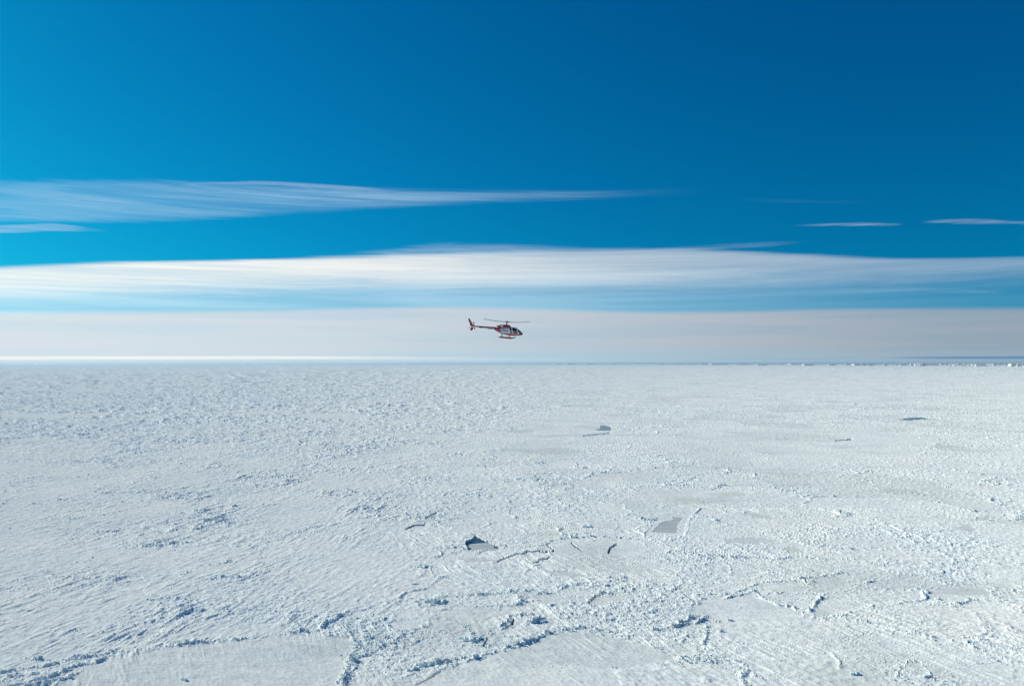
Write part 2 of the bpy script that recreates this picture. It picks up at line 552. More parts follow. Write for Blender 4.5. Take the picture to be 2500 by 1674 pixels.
RIDGES = [  # points, half width (px), height (m), roughness added, belt width
    ([(-60, 1652), (0, 1642), (100, 1626), (190, 1606), (290, 1590), (400, 1577), (500, 1566), (620, 1556), (745, 1541)], 6, 1.25, .7, 26),
    ([(60, 1606), (140, 1612), (230, 1590), (320, 1578)], 5, .8, .4, 18),
    ([(60, 1676), (130, 1662), (175, 1650), (200, 1632)], 6, 1.2, .5, 20),
    ([(880, 1560), (860, 1600), (845, 1640), (830, 1690)], 9, .9, .8, 30),
    ([(1000, 1640), (1040, 1622), (1100, 1612), (1130, 1600)], 6, 1.5, .8, 24),
    ([(1080, 1632), (1180, 1600), (1290, 1566), (1340, 1542), (1420, 1532)], 6, 1.4, .8, 26),
    ([(1140, 1562), (1190, 1556), (1250, 1500), (1300, 1498)], 6, .8, .6, 24),
    ([(1285, 1524), (1330, 1508)], 5, 1.7, .5, 14),
    ([(1330, 1546), (1430, 1532), (1490, 1542), (1540, 1553)], 5, .8, .5, 18),
    ([(1590, 1537), (1650, 1528), (1690, 1506), (1730, 1502), (1700, 1520)], 5, 1.2, .6, 16),
    ([(870, 1475), (960, 1466), (1060, 1458), (1230, 1446), (1330, 1438), (1420, 1425), (1520, 1412)], 8, .7, .5, 24),
    ([(820, 1506), (880, 1486), (965, 1466)], 5, 1.2, .4, 14),
    ([(1040, 1470), (1062, 1466), (1085, 1474)], 7, 1.6, .6, 18),
    ([(1700, 1450), (1780, 1450), (1850, 1424), (1935, 1416), (2060, 1398)], 5, .8, .5, 16),
    ([(1770, 1458), (1800, 1455), (1840, 1442)], 5, 1.0, .4, 12),
    ([(1880, 1448), (1965, 1450), (1985, 1436), (1960, 1418)], 4, .7, .4, 10),
    ([(1965, 1505), (1985, 1480), (2012, 1448), (2070, 1440), (2130, 1418), (2200, 1410)], 5, .9, .5, 14),
    ([(1840, 1447), (1880, 1470), (1935, 1482), (1965, 1500), (1998, 1512), (2050, 1503)], 4, .8, .5, 12),
    ([(2060, 1502), (2115, 1482), (2190, 1472), (2262, 1462), (2250, 1440), (2200, 1438)], 5, .9, .5, 14),
    ([(2260, 1474), (2350, 1470), (2370, 1462), (2470, 1466)], 4, .9, .4, 12),
    ([(2425, 1450), (2400, 1432), (2300, 1428), (2280, 1424)], 4, .6, .3, 10),
    ([(2440, 1448), (2500, 1446)], 4, .8, .4, 10),
    ([(1640, 1526), (1690, 1520), (1760, 1514)], 4, .9, .4, 12),
    ([(300, 1335), (420, 1330), (480, 1318), (520, 1300)], 5, .7, .6, 20),
    ([(440, 1402), (490, 1382), (560, 1370)], 5, .8, .5, 16),
    ([(360, 1462), (450, 1460), (520, 1412), (590, 1412)], 5, .8, .5, 18),
    ([(1440, 1432), (1500, 1424), (1525, 1416)], 4, .9, .4, 12),
    ([(2190, 1650), (2215, 1610), (2250, 1615), (2280, 1660)], 6, .8, .4, 20),
    ([(1995, 1330), (2060, 1340), (2120, 1336), (2175, 1340)], 4, .6, .4, 12),
    ([(1950, 1295), (1985, 1288)], 4, .8, .3, 10),
]
POOLS = [  # opened right through to the water
    [(1137, 1323), (1153, 1317), (1160, 1305), (1172, 1312), (1188, 1321), (1205, 1328), (1219, 1334), (1206, 1343), (1180, 1341), (1155, 1342), (1143, 1343)],
    [(1454, 1048.5), (1466, 1046), (1466, 1038.5), (1480, 1037.5), (1491, 1040.5), (1493, 1046), (1490, 1050.5), (1466, 1050.5)],
    [(2196, 1024), (2222, 1018.6), (2243, 1018.2), (2266, 1019.4), (2266, 1023.0), (2228, 1024.6)],
    [(1593, 1298), (1615, 1276), (1640, 1270), (1650, 1266), (1640, 1261), (1668, 1264.5), (1655, 1276), (1652, 1300)],
]
THIN = [  # patches of thin grey ice, flush with the rest
    ([(1340, 1392), (1385, 1394), (1432, 1407), (1400, 1410), (1356, 1405)], .8),
    ([(1814, 1255), (1830, 1248), (1845, 1252), (1892, 1264), (1850, 1265)], .9),
    ([(1914, 1340), (1940, 1335), (1970, 1349), (1928, 1349)], .7),
    ([(2340, 1292), (2362, 1279), (2384, 1291), (2370, 1298)], .55),
    ([(2282, 1341), (2290, 1332), (2307, 1346)], .6),
    ([(1000, 1288), (1020, 1275), (1062, 1261), (1048, 1273), (1030, 1284)], .55),
    ([(1983, 1484), (2042, 1498), (1993, 1513)], .55),
    ([(2270, 1440), (2330, 1436), (2400, 1440), (2425, 1448), (2380, 1452), (2280, 1450)], .6),
    ([(2265, 1089), (2320, 1086), (2362, 1092), (2300, 1095)], .5),
    ([(1770, 1315), (1860, 1312), (1900, 1322), (1850, 1330), (1780, 1326)], .4),
    ([(1100, 1360), (1180, 1362), (1220, 1370), (1150, 1372)], .4),
    ([(1730, 1205), (1800, 1200), (1830, 1208), (1760, 1214)], .3),
]
CRACKS = [
    [(1215, 1371), (1224, 1365), (1239, 1361), (1257, 1354), (1285, 1350)], [(1303, 1375), (1314, 1370), (1330, 1364), (1344, 1360)],
    [(1396, 1325), (1406, 1334), (1420, 1342)], [(1485, 1349), (1491, 1336), (1505, 1327)], [(1334, 1328), (1352, 1341), (1349, 1346), (1283, 1346)],
    [(991, 1291), (1011, 1282), (1038, 1281)], [(1040, 1264), (1052, 1258), (1066, 1250)], [(1434, 1474), (1452, 1457), (1477, 1446), (1503, 1451)],
    [(1226, 1537), (1250, 1523), (1254, 1510)], [(1014, 1672), (1048, 1655), (1076, 1638)], [(1425, 1064), (1456, 1060), (1488, 1056)],
    [(1180, 1576), (1190, 1556)], [(2040, 1075), (2080, 1072)],
]
_a = 0
# --- region masks
wn = perlin(X / 60, Y / 60, 301)
left = 1 / (1 + np.exp(np.clip(-(985 + 110 * wn - PX + np.clip((1230 - PY) * 0.9, 0, 500)) / 45, -30, 30)))
left = left * sstep(-(PY - np.interp(PX, [0, 290, 500, 745, 900], [1640, 1588, 1566, 1541, 1500])), -6, 6)
left = left.astype(np.float32)
flat = np.zeros(X.shape, np.float32)
for i, (poly, soft, warp, amt) in enumerate(SMOOTH):
    flat = np.maximum(flat, amt * poly_mask(poly, soft, warp, 40, 400 + 7 * i))
n1 = fbm(X / 190, Y / 190, 21, 3)
n2 = fbm(X / 52, Y / 52, 31, 4)
bias = np.zeros(X.shape, np.float32)
for cx, cy, rx, ry, a in ROUGH:
    bias += a * blob(cx, cy, rx, ry)
rough = sstep(n1 * 0.8 + n2 * 1.0 + bias * 0.9 - .16 * sstep(PX, 1300, 1800), -0.22, 0.75)
ridge_h = np.zeros(X.shape, np.float32)
belt = np.zeros(X.shape, np.float32)
for i, (pts, hw, hh, ra, bw) in enumerate(RIDGES):
    idx, d = line_dist(pts, bw * 2.5, 6, 30, 500 + 11 * i)
    al = fbm(X[idx] / 16, Y[idx] / 16, 900 + i, 3)
    ridge_h[idx] = np.maximum(ridge_h[idx], hh * .60 * np.exp(-(d / (hw * (.28 + .55 * sstep(al, -.3, .4)))) ** 2) * (.30 + .70 * sstep(al, -.15, .2)))
    belt[idx] = np.maximum(belt[idx], ra * np.exp(-(d / bw) ** 2))
rough = np.clip(np.maximum(rough, belt), 0, 1) * (1 - np.clip(flat * (1 - 0.9 * np.clip(ridge_h, 0, 1)), 0, 1))

# --- floes: cell borders carry small pressure ridges
wx = X + 14 * perlin(X / 34, Y / 34, 61) + 5 * perlin(X / 11, Y / 11, 63)
wy = Y + 14 * perlin(X / 34 + 7, Y / 34, 62) + 5 * perlin(X / 11 + 7, Y / 11, 64)
f1, f2, cid, _, _ = voronoi(wx / 62, wy / 95, 71)
edge = (f2 - f1) * 62
seg = sstep(fbm(X / 40, Y / 40, 75, 2), -.1, .3)
floe_ridge = np.exp(-(edge / 1.5) ** 2) * (.25 + .75 * seg) * (1 - flat) * (1 - .75 * left)
floe_lvl = (cell_rand(cid, 3) - .5) * .25
floe_tone = cell_rand(cid, 6) * (1 - left)
f1, f2, cid, _, _ = voronoi(wx / 21, wy / 33, 72)
edge2 = (f2 - f1) * 21
floe_ridge2 = np.exp(-(edge2 / 1.3) ** 2) * sstep(fbm(X / 23, Y / 23, 76, 2), .0, .4) * (1 - flat) * (1 - left)
rough = np.clip(rough + .5 * floe_ridge, 0, 1)

GS = np.where(Rr < 420, 1.0, np.where(Rr < 800, 1.5, 2.3))
# --- rubble: tilted blocks from cells
f1, f2, cid, cx, cy = voronoi(X / 1.8 / GS + .5 * n2, Y / 1.8 / GS, 91)
blk = 1.9 * cell_rand(cid, 1) ** 7 + .25 * cell_rand(cid, 4) ** 2 + .55 * ((cell_rand(cid, 2) - .5) * cx + (cell_rand(cid, 5) - .5) * cy)
f1, f2, cid, cx, cy = voronoi(X / .85 / GS, Y / .85 / GS + .4 * n2, 92)
blk2 = 1.5 * cell_rand(cid, 1) ** 5 + .3 * cell_rand(cid, 4) ** 2 + .6 * ((cell_rand(cid, 2) - .5) * cx + (cell_rand(cid, 5) - .5) * cy)
del f1, f2, cid, cx, cy


# --- sastrugi: wind-cut ridges running along a bearing
def sastrugi(bearing, seed, la, lb):
    c, s = math.cos(bearing), math.sin(bearing)
    al = X * s + Y * c + 3 * perlin(X / 25, Y / 25, seed + 9)
    ac = X * c - Y * s + 2.2 * perlin(X / 30, Y / 30, seed + 8)
    h = 0
    for k, (q, a) in enumerate(((1.9, .9), (1, 1.0), (.55, .75), (.3, .5))):
        v = perlin(al / (la * q), ac / (lb * q), seed + k)
        h = h + a * sstep(v, .02, .34) * (.45 + .9 * perlin(al / (la * q * 2.1), ac / (lb * q * 4), seed + 20 + k))
    return h


sL = sastrugi(rad(13), 111, 11, 2.6)
sR = sastrugi(rad(-28), 131, 13, 1.9)
patch = sstep(fbm(X / 46, Y / 46, 141, 3), -.3, .4)
sas = left * sL * .62 * (.22 + .78 * patch) * (.5 + .9 * rough) + (1 - left) * sR * .36 * (.2 + .8 * patch)
sas = sas * (1 - .68 * flat)

# --- distance: coarser relief takes over where the mesh grows coarse
grow = np.clip(1 + (Rr - 450) / 900, 1, 2.6) * (1 - .5 * sstep(Rr, 600, 1200))
far = np.zeros(X.shape, np.float32)
FL = 1.9 - .75 * np.clip((DR - 1.5) / 6, 0, 1)
for k, L in enumerate((1.2, 2.4, 5, 10, 20, 40, 80, 160, 320, 640)):
    wgt = np.exp(-(np.log2(L / (FL * np.maximum(DR, .55)))) ** 2)
    if wgt.max() < .01:
        continue
    far += wgt * min(.20 * L, 1.0 + .085 * L) * (perlin(X / L * .8, Y / L, 151 + k) + .6 * perlin(X / L * 2.1, Y / L * 2.1, 191 + k))
lr = 1 - sstep(PX, 900, 1700)
far *= (1 - .38 * sstep(PX, 1000, 1700)) * (.10 + .52 * rough + (.08 + .50 * lr) * np.clip((DR - 3) / 10, 0, 1)) * (1 - .88 * flat) * (1 - .3 * left * (Rr < 600))

h = .22 * fbm(X / 30, Y / 30, 161, 3) * (1 - .6 * flat) + floe_lvl * (1 - flat) + sas
h += rough * (.20 * blk + .15 * blk2) * grow * (1 - .5 * left) * (1 - .35 * sstep(PX, 1500, 1900) * (1 - belt))
h += .10 * perlin(X / 2.2, Y / 2.2, 171) * (1 - .8 * flat) + .035 * perlin(X / 1.1, Y / 1.1, 172)
h += ridge_h * (.6 + .55 * blk + .35 * blk2 + .5 * perlin(X / 9, Y / 9, 173))
h += (floe_ridge * .46 + floe_ridge2 * .22) * (.55 + .8 * blk + .4 * blk2)
h += far

# --- open leads and cracks
hole = np.zeros(X.shape, np.float32)
thin_p = np.zeros(X.shape, np.float32)
for i, (p, a) in enumerate(THIN):
    thin_p = np.maximum(thin_p, a * poly_mask(p, 1.5, 5, 16, 1300 + 5 * i))
h = h * (1 - .75 * np.clip(thin_p * 1.6, 0, 1))
for i, p in enumerate(POOLS):
    hole = np.maximum(hole, poly_mask(p, .4, 1.6 if i not in (1, 2) else .5, 9, 700 + 5 * i))
for i, p in enumerate(CRACKS):
    idx, d = line_dist(p, 8, 1.2, 9, 800 + 3 * i)
    hole[idx] = np.maximum(hole[idx], sstep(-d, -2.5, -1.7))
WATER_Z = -0.45
h = np.where(hole > .02, h * (1 - hole) - 1.4 * hole, np.maximum(h, -.30))
h = np.where(Rr < 150, h * .4, h)
h = np.where(Rr > 40000, 0.0, np.minimum(h, 9.0))

co = np.empty((NR * NP, 3), np.float32)
co[:, 0], co[:, 1], co[:, 2] = X, Y, h
i0 = (np.arange(NR - 1)[:, None] * NP + np.arange(NP)[None, :])
i1 = (np.arange(NR - 1)[:, None] * NP + (np.arange(NP)[None, :] + 1) % NP)
quads = np.stack([i0, i1, i1 + NP, i0 + NP], -1).reshape(-1, 4)[:, ::-1].astype(np.int32)
cap = np.arange(NP, dtype=np.int32)[::-1]
me = bpy.data.meshes.new('sea_ice')
nq = len(quads)
me.vertices.add(len(co))
me.vertices.foreach_set('co', co.ravel())
me.loops.add(nq * 4 + NP)
me.loops.foreach_set('vertex_index', np.concatenate([quads.ravel(), cap]))
me.polygons.add(nq + 1)
me.polygons.foreach_set('loop_start', np.concatenate([np.arange(nq) * 4, [nq * 4]]).astype(np.int32))
me.polygons.foreach_set('use_smooth', np.zeros(nq + 1, bool))
rubble_shade_att = np.clip(rough * .55 + .8 * np.clip(blob(150, 985, 900, 95), 0, 1) * (.5 + n2) + ridge_h * .25 + floe_ridge * .4, 0, 1) * (1 - flat)  # blue of broken ice, plus a far-left blob painting in the blue of shaded slopes
thin_att = np.clip(2.2 * thin_p + .55 * sstep(floe_tone, .55, 1.0) * (1 - .7 * rough) + .9 * sstep(fbm(X / 70, Y / 50, 181, 3), .12, .5) * (1 - left) * .8, 0, 1) * (PY > 900)
me.update(calc_edges=True)
me.validate()
for nm, arr in (('rubble', rubble_shade_att), ('thin', thin_att)):
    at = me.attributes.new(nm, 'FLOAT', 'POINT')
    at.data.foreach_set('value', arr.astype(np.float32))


def ice_material(name, attrs=True, tint=(1, 1, 1)):
    m, n, out = material(name)
    geo = n.node('ShaderNodeNewGeometry')
    pos = geo.outputs['Position']
    big = n.noise(pos, .02, 4, .6).outputs[0]
    grain = n.noise(pos, .9, 3, .6).outputs[0]
    snow = n.mix(n.smooth(big, .35, .65), tuple(a * b for a, b in zip((.79, .845, .85), tint)), tuple(a * b for a, b in zip((.85, .885, .87), tint)))
    c = snow
    if attrs:
        rubble_shade = n.node('ShaderNodeAttribute', attribute_name='rubble').outputs['Fac']  # broken-ice blue and the painted far-left slope shade together
        th = n.node('ShaderNodeAttribute', attribute_name='thin').outputs['Fac']
        c = n.mix(n.m('MULTIPLY', th, .45, clamp=True), c, (.46, .525, .53, 1))
        c = n.mix(n.m('MULTIPLY', rubble_shade, n.m('MULTIPLY', grain, .9)), c, (.70, .81, .88, 1))
    # crusted surface: many small facets
    nv = n.noise(pos, 1.3, 2, .6).outputs['Color']
    nv2 = n.noise(pos, .28, 2, .6).outputs['Color']
    off = n.vm('ADD', n.vm('SCALE', n.vm('SUBTRACT', nv, (.5, .5, .5)), s=.42), n.vm('SCALE', n.vm('SUBTRACT', nv2, (.5, .5, .5)), s=.30))
    nor = n.vm('NORMALIZE', n.vm('ADD', geo.outputs['Normal'], off))
    d = n.node('ShaderNodeBsdfDiffuse')
    n.put(d.inputs['Color'], c)
    n.put(d.inputs['Normal'], nor)
    d.inputs['Roughness'].default_value = .3
    n.t.links.new(d.outputs[0], out.inputs[0])
    return m


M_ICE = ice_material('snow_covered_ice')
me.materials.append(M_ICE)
sea_ice = bpy.data.objects.new('sea_ice', me)
COL.objects.link(sea_ice)
tag(sea_ice, 'snow covered sea ice reaching to the horizon', kind='structure')

# --- water below the ice
m, n, out = material('polar_water')
p = n.node('ShaderNodeBsdfPrincipled')
p.inputs['Base Color'].default_value = (.006, .035, .055, 1)
p.inputs['Roughness'].default_value = .12
p.inputs['IOR'].default_value = 1.33
bump = n.node('ShaderNodeBump')
bump.inputs['Strength'].default_value = .5
bump.inputs['Distance'].default_value = .2
n.put(bump.inputs['Height'], n.noise(n.node('ShaderNodeNewGeometry').outputs['Position'], .8, 3, .6).outputs[0])
n.put(p.inputs['Normal'], bump.outputs[0])
n.t.links.new(p.outputs[0], out.inputs[0])
M_WATER = m
bm = bmesh.new()
bmesh.ops.create_circle(bm, cap_ends=True, segments=96, radius=R_MAX * .98)
w_o = bm_obj('water', bm, M_WATER)
w_o.location.z = WATER_Z
for poly in w_o.data.polygons:
    if poly.normal.z < 0:
        w_o.data.flip_normals()
        break
tag(w_o, 'dark sea water showing in leads through the ice', kind='structure')

# --- thin new ice refrozen over the leads
m, n, out = material('grey_new_ice')
pos = n.node('ShaderNodeNewGeometry').outputs['Position']
strk = n.noise(n.vm('MULTIPLY', pos, (.05, .35, 1)), 1.0, 4, .6).outputs[0]
c = n.mix(n.smooth(strk, .35, .7), (.40, .445, .455, 1), (.52, .56, .57, 1))
p = n.node('ShaderNodeBsdfPrincipled')
n.put(p.inputs['Base Color'], c)
p.inputs['Roughness'].default_value = .55
n.t.links.new(p.outputs[0], out.inputs[0])
M_NEW = m
NEW = [
    [(1146, 1328), (1166, 1325.5), (1186, 1324.5), (1203, 1328), (1209, 1331), (1203, 1336.5), (1212, 1338), (1200, 1346), (1156, 1346), (1151, 1335), (1144, 1331.5)],
    [(1588, 1302), (1612, 1274), (1650, 1258), (1672, 1263), (1655, 1280), (1656, 1304)],
]
NEW_Z = -.09
vs, fs = [], []
for poly in NEW:
    b = len(vs)
    for q in poly:
        g = ground_at(q[0], q[1], NEW_Z)
        vs.append((g.x, g.y, NEW_Z))
    for q in poly:
        g = ground_at(q[0], q[1], NEW_Z)
        vs.append((g.x, g.y, NEW_Z - .5))
    k = len(poly)
    fs.append(list(range(b, b + k))[::-1] if False else list(range(b, b + k)))
    for j in range(k):
        fs.append([b + j, b + (j + 1) % k, b + k + (j + 1) % k, b + k + j])
bmn = bmesh.new()
bv = [bmn.verts.new(v) for v in vs]
for f in fs:
    bmn.faces.new([bv[i] for i in f])
new_o = bm_obj('new_ice', bmn, M_NEW)
tag(new_o, 'smooth grey new ice refrozen in the leads', kind='structure')

# ------------------------------------------------------------------ ice rubble along the ridges
BOX_F = np.array([[0, 1, 3, 2], [4, 6, 7, 5], [0, 4, 5, 1], [2, 3, 7, 6], [0, 2, 6, 4], [1, 5, 7, 3]])
BOX_V = np.array([[x, y, z] for x in (-.5, .5) for y in (-.5, .5) for z in (-.5, .5)])


def rot_mats(a, b, c):
    ca, sa, cb, sb2, cc, sc_ = np.cos(a), np.sin(a), np.cos(b), np.sin(b), np.cos(c), np.sin(c)
    one, z = np.ones_like(a), np.zeros_like(a)
    Rz = np.stack([np.stack([cc, -sc_, z], -1), np.stack([sc_, cc, z], -1), np.stack([z, z, one], -1)], -2)
    Rx = np.stack([np.stack([one, z, z], -1), np.stack([z, ca, -sa], -1), np.stack([z, sa, ca], -1)], -2)
    Ry = np.stack([np.stack([cb, z, sb2], -1), np.stack([z, one, z], -1), np.stack([-sb2, z, cb], -1)], -2)
    return Rz @ Rx @ Ry


prob = np.clip(ridge_h, 0, 1.5) * 1.2 + .10 * rough ** 2 * (1 - .8 * left) + .5 * floe_ridge
prob = prob * in_front * (Rr < 700) * (hole < .01) * (np.abs(PX - 1250) < 1500)
prob = prob / prob.sum()
NB = 24000
pick = rng.choice(len(prob), NB, p=prob.astype(float) / prob.astype(float).sum())
size = (.14 + .42 * rng.random(NB) ** 4) * np.clip(Rr[pick] / 300, .8, 2.0)
dims = np.stack([size * (.8 + .9 * rng.random(NB)), size * (.6 + .6 * rng.random(NB)), size * (.25 + .35 * rng.random(NB))], -1)
Rm = rot_mats(rng.normal(0, .45, NB), rng.normal(0, .45, NB), rng.random(NB) * 6.28)
v = BOX_V[None] * dims[:, None, :] * (1 + .35 * (rng.random((NB, 8, 3)) - .5))
v = np.einsum('nij,nkj->nki', Rm, v)
cpos = np.stack([X[pick], Y[pick], h[pick] + .12 * size], -1)
cpos[:, :2] += rng.normal(0, .4, (NB, 2))
v = (v + cpos[:, None, :]).reshape(-1, 3)
fidx = (np.arange(NB)[:, None, None] * 8 + BOX_F[None]).reshape(-1, 4)
me2 = bpy.data.meshes.new('ice_rubble')
me2.vertices.add(len(v))
me2.vertices.foreach_set('co', v.astype(np.float32).ravel())
me2.loops.add(fidx.size)
me2.loops.foreach_set('vertex_index', fidx.astype(np.int32).ravel())
me2.polygons.add(len(fidx))
me2.polygons.foreach_set('loop_start', (np.arange(len(fidx)) * 4).astype(np.int32))
me2.update(calc_edges=True)
M_BLOCK = ice_material('broken_ice', False, (.93, .99, 1.02))
me2.materials.append(M_BLOCK)
rub = bpy.data.objects.new('ice_rubble', me2)
COL.objects.link(rub)
tag(rub, 'broken ice blocks heaped along the pressure ridges', kind='stuff')

# ------------------------------------------------------------------ single hummocks that stand out
HUM = [  # photo x, y, width px, blocks, label
    (448, 1660, 15, 3, 'small lone ice hummock on the smooth floe at the lower left'),
    (1062, 1470, 46, 9, 'broad jumbled ice hummock below the crack field, deep blue shaded'),
    (1028, 1384, 30, 6, 'ring shaped cluster of blue ice blocks below the dark pool'),
    (1013, 1426, 14, 4, 'small upright blue ice hummock between two flat snow patches'),
    (1308, 1516, 42, 7, 'long wall like ice hummock above the smooth lower floe'),
    (1590, 1494, 22, 5, 'chunky blue ice hummock at the right end of the rubble belt'),
    (1036, 1622, 34, 7, 'tall heaped ice hummock at the tip of the bottom floe edge'),
    (1433, 1286, 24, 5, 'compact blue ice hummock left of the grey triangular lead'),
    (1266, 1170, 16, 4, 'far tiny blue ice hummock under the helicopter'),
    (1150, 1560, 44, 8, 'ragged ice hummock at the head of a short vertical crack'),
    (1761, 1542, 14, 3, 'little ice hummock on the plain below the flat right floe'),
    (1783, 1514, 12, 3, 'pointed ice hummock on the edge of the flat right floe'),
    (2088, 1646, 18, 4, 'low ice hummock at the bottom right of the ice plain'),
    (2262, 1654, 22, 5, 'steep ice hummock on the hooked ridge at the bottom right'),
    (2081, 1341, 14, 3, 'small blue ice hummock right of a narrow grey lead'),
    (1490, 1410, 20, 4, 'flat topped ice hummock at the lower edge of the cracked floe'),
    (2290, 1462, 12, 3, 'small ice hummock beside the striped grey floe at right'),
]
for (px, py, wpx, nb, lab) in HUM:
    g = ground_at(px, py)
    dist = math.hypot(g.x, g.y)
    Wm = wpx / FPX * dist
    root = empty('ice_hummock', (g.x, g.y, .0), lab, 'ice hummock', 'ice hummocks on the pack ice')
    for k in range(nb):
        u = (k + .5) / nb - .5
        s = Wm * random.uniform(.16, .34)
        hgt = max(1.0, Wm * .24) * random.uniform(.55, 1.1) * (1 - abs(u) * .8)
        bm = bmesh.new()
        bmesh.ops.create_cube(bm, size=1)
        bmesh.ops.subdivide_edges(bm, edges=bm.edges[:], cuts=1, use_grid_fill=True)
        for vv in bm.verts:
            vv.co += Vector((random.uniform(-.13, .13), random.uniform(-.13, .13), random.uniform(-.12, .12)))
            if vv.co.z > .2:
                vv.co.x *= random.uniform(.55, .9)
                vv.co.y *= random.uniform(.55, .9)
        bm.transform(Matrix.Translation((u * Wm, random.uniform(-.16, .16) * Wm, hgt * .34)) @ Matrix.Rotation(random.uniform(0, 6.28), 4, 'Z')
                     @ Matrix.Rotation(random.uniform(-.4, .4), 4, 'X') @ Matrix.Diagonal((s * 1.5, s, hgt * 1.1, 1)))
        bm_obj('ice_block', bm, M_BLOCK, root)

# ------------------------------------------------------------------ icebergs on the horizon
m, n, out = material('glacier_ice')
geo = n.node('ShaderNodeNewGeometry')
pos = geo.outputs['Position']
vn = n.noise(n.vm('MULTIPLY', pos, (.02, .02, .05)), 1.0, 4, .6).outputs[0]
c = n.mix(n.smooth(vn, .3, .7), (.60, .65, .67, 1), (.70, .72, .71, 1))
d = n.node('ShaderNodeBsdfDiffuse')
n.put(d.inputs[0], c)
n.t.links.new(d.outputs[0], out.inputs[0])
M_BERG = m
BERGS = [  # x0, x1, top row, base row, face: L lit / S shaded, shape word
    (1356, 1368, 887.4, 889.2, 'S'), (1383, 1402, 887.1, 889.2, 'S'), (1415, 1423, 887.6, 889.2, 'L'), (1430, 1453, 887.6, 889.2, 'S'),
    (1492, 1502, 887.6, 889.3, 'S'), (1602, 1620, 887.2, 889.6, 'L'), (1652, 1669, 887.0, 889.6, 'L'), (1678, 1690, 887.6, 889.4, 'S'),
    (1712, 1724, 887.6, 889.9, 'S'), (1737, 1778, 886.9, 889.8, 'S'), (1796, 1806, 887.4, 889.9, 'S'), (1806, 1828, 887.2, 890.0, 'S'), (1802, 1810, 887.0, 890.2, 'L'),
    (1850, 1874, 889.0, 891.6, 'S'), (1888, 1913, 887.3, 890.4, 'L'), (1930, 1961, 887.2, 889.8, 'S'), (1958, 1964, 887.6, 891.6, 'L'), (1964, 1989, 888.3, 892.0, 'S'),
    (1990, 2002, 887.6, 890.2, 'L'), (2024, 2041, 888.4, 891.6, 'S'), (2046, 2062, 887.4, 890.0, 'L'), (2064, 2078, 887.6, 890.4, 'S'),
    (2079, 2090, 887.0, 891.4, 'L'), (2090, 2138, 888.0, 891.6, 'S'), (2142, 2154, 888.4, 891.4, 'L'), (2158, 2168, 888.6, 891.8, 'S'), (2173, 2184, 887.6, 891.9, 'L'),
    (2187, 2197, 888.8, 891.6, 'S'), (2199, 2215, 889.4, 892.0, 'S'), (2230, 2260, 886.8, 893.0, 'L'), (2262, 2293, 888.4, 891.6, 'S'), (2297, 2300, 887.4, 890.6, 'S'),
    (2302, 2328, 887.4, 890.4, 'S'), (2325, 2347, 887.9, 893.2, 'L'), (2347, 2359, 890.8, 893.4, 'S'), (2352, 2360, 886.6, 889.4, 'L'), (2369, 2386, 887.6, 893.5, 'L'),
    (2387, 2412, 890.6, 893.8, 'S'), (2377, 2416, 888.2, 890.2, 'S'), (2414, 2431, 887.2, 892.2, 'L'), (2428, 2464, 887.6, 890.6, 'S'), (2455, 2478, 891.6, 894.2, 'L'),
    (2459, 2482, 886.8, 889.4, 'L'), (2477, 2515, 886.6, 894.6, 'S'), (2489, 2520, 892.0, 896.0, 'L'),
    (2313, 2320, 896.8, 899.2, 'L'),
]
ORD = ['first', 'second', 'third', 'fourth', 'fifth', 'sixth', 'seventh', 'eighth', 'ninth', 'tenth', 'eleventh', 'twelfth', 'thirteenth', 'fourteenth', 'fifteenth',
       'sixteenth', 'seventeenth', 'eighteenth', 'nineteenth', 'twentieth']


def ordinal(i):
    if i < 20:
        return ORD[i]
    t, u = divmod(i + 1, 10)
    base = {2: 'twent', 3: 'thirt', 4: 'fort', 5: 'fift'}[t]
    return base + 'ieth' if u == 0 else base + 'y-' + ORD[u - 1]


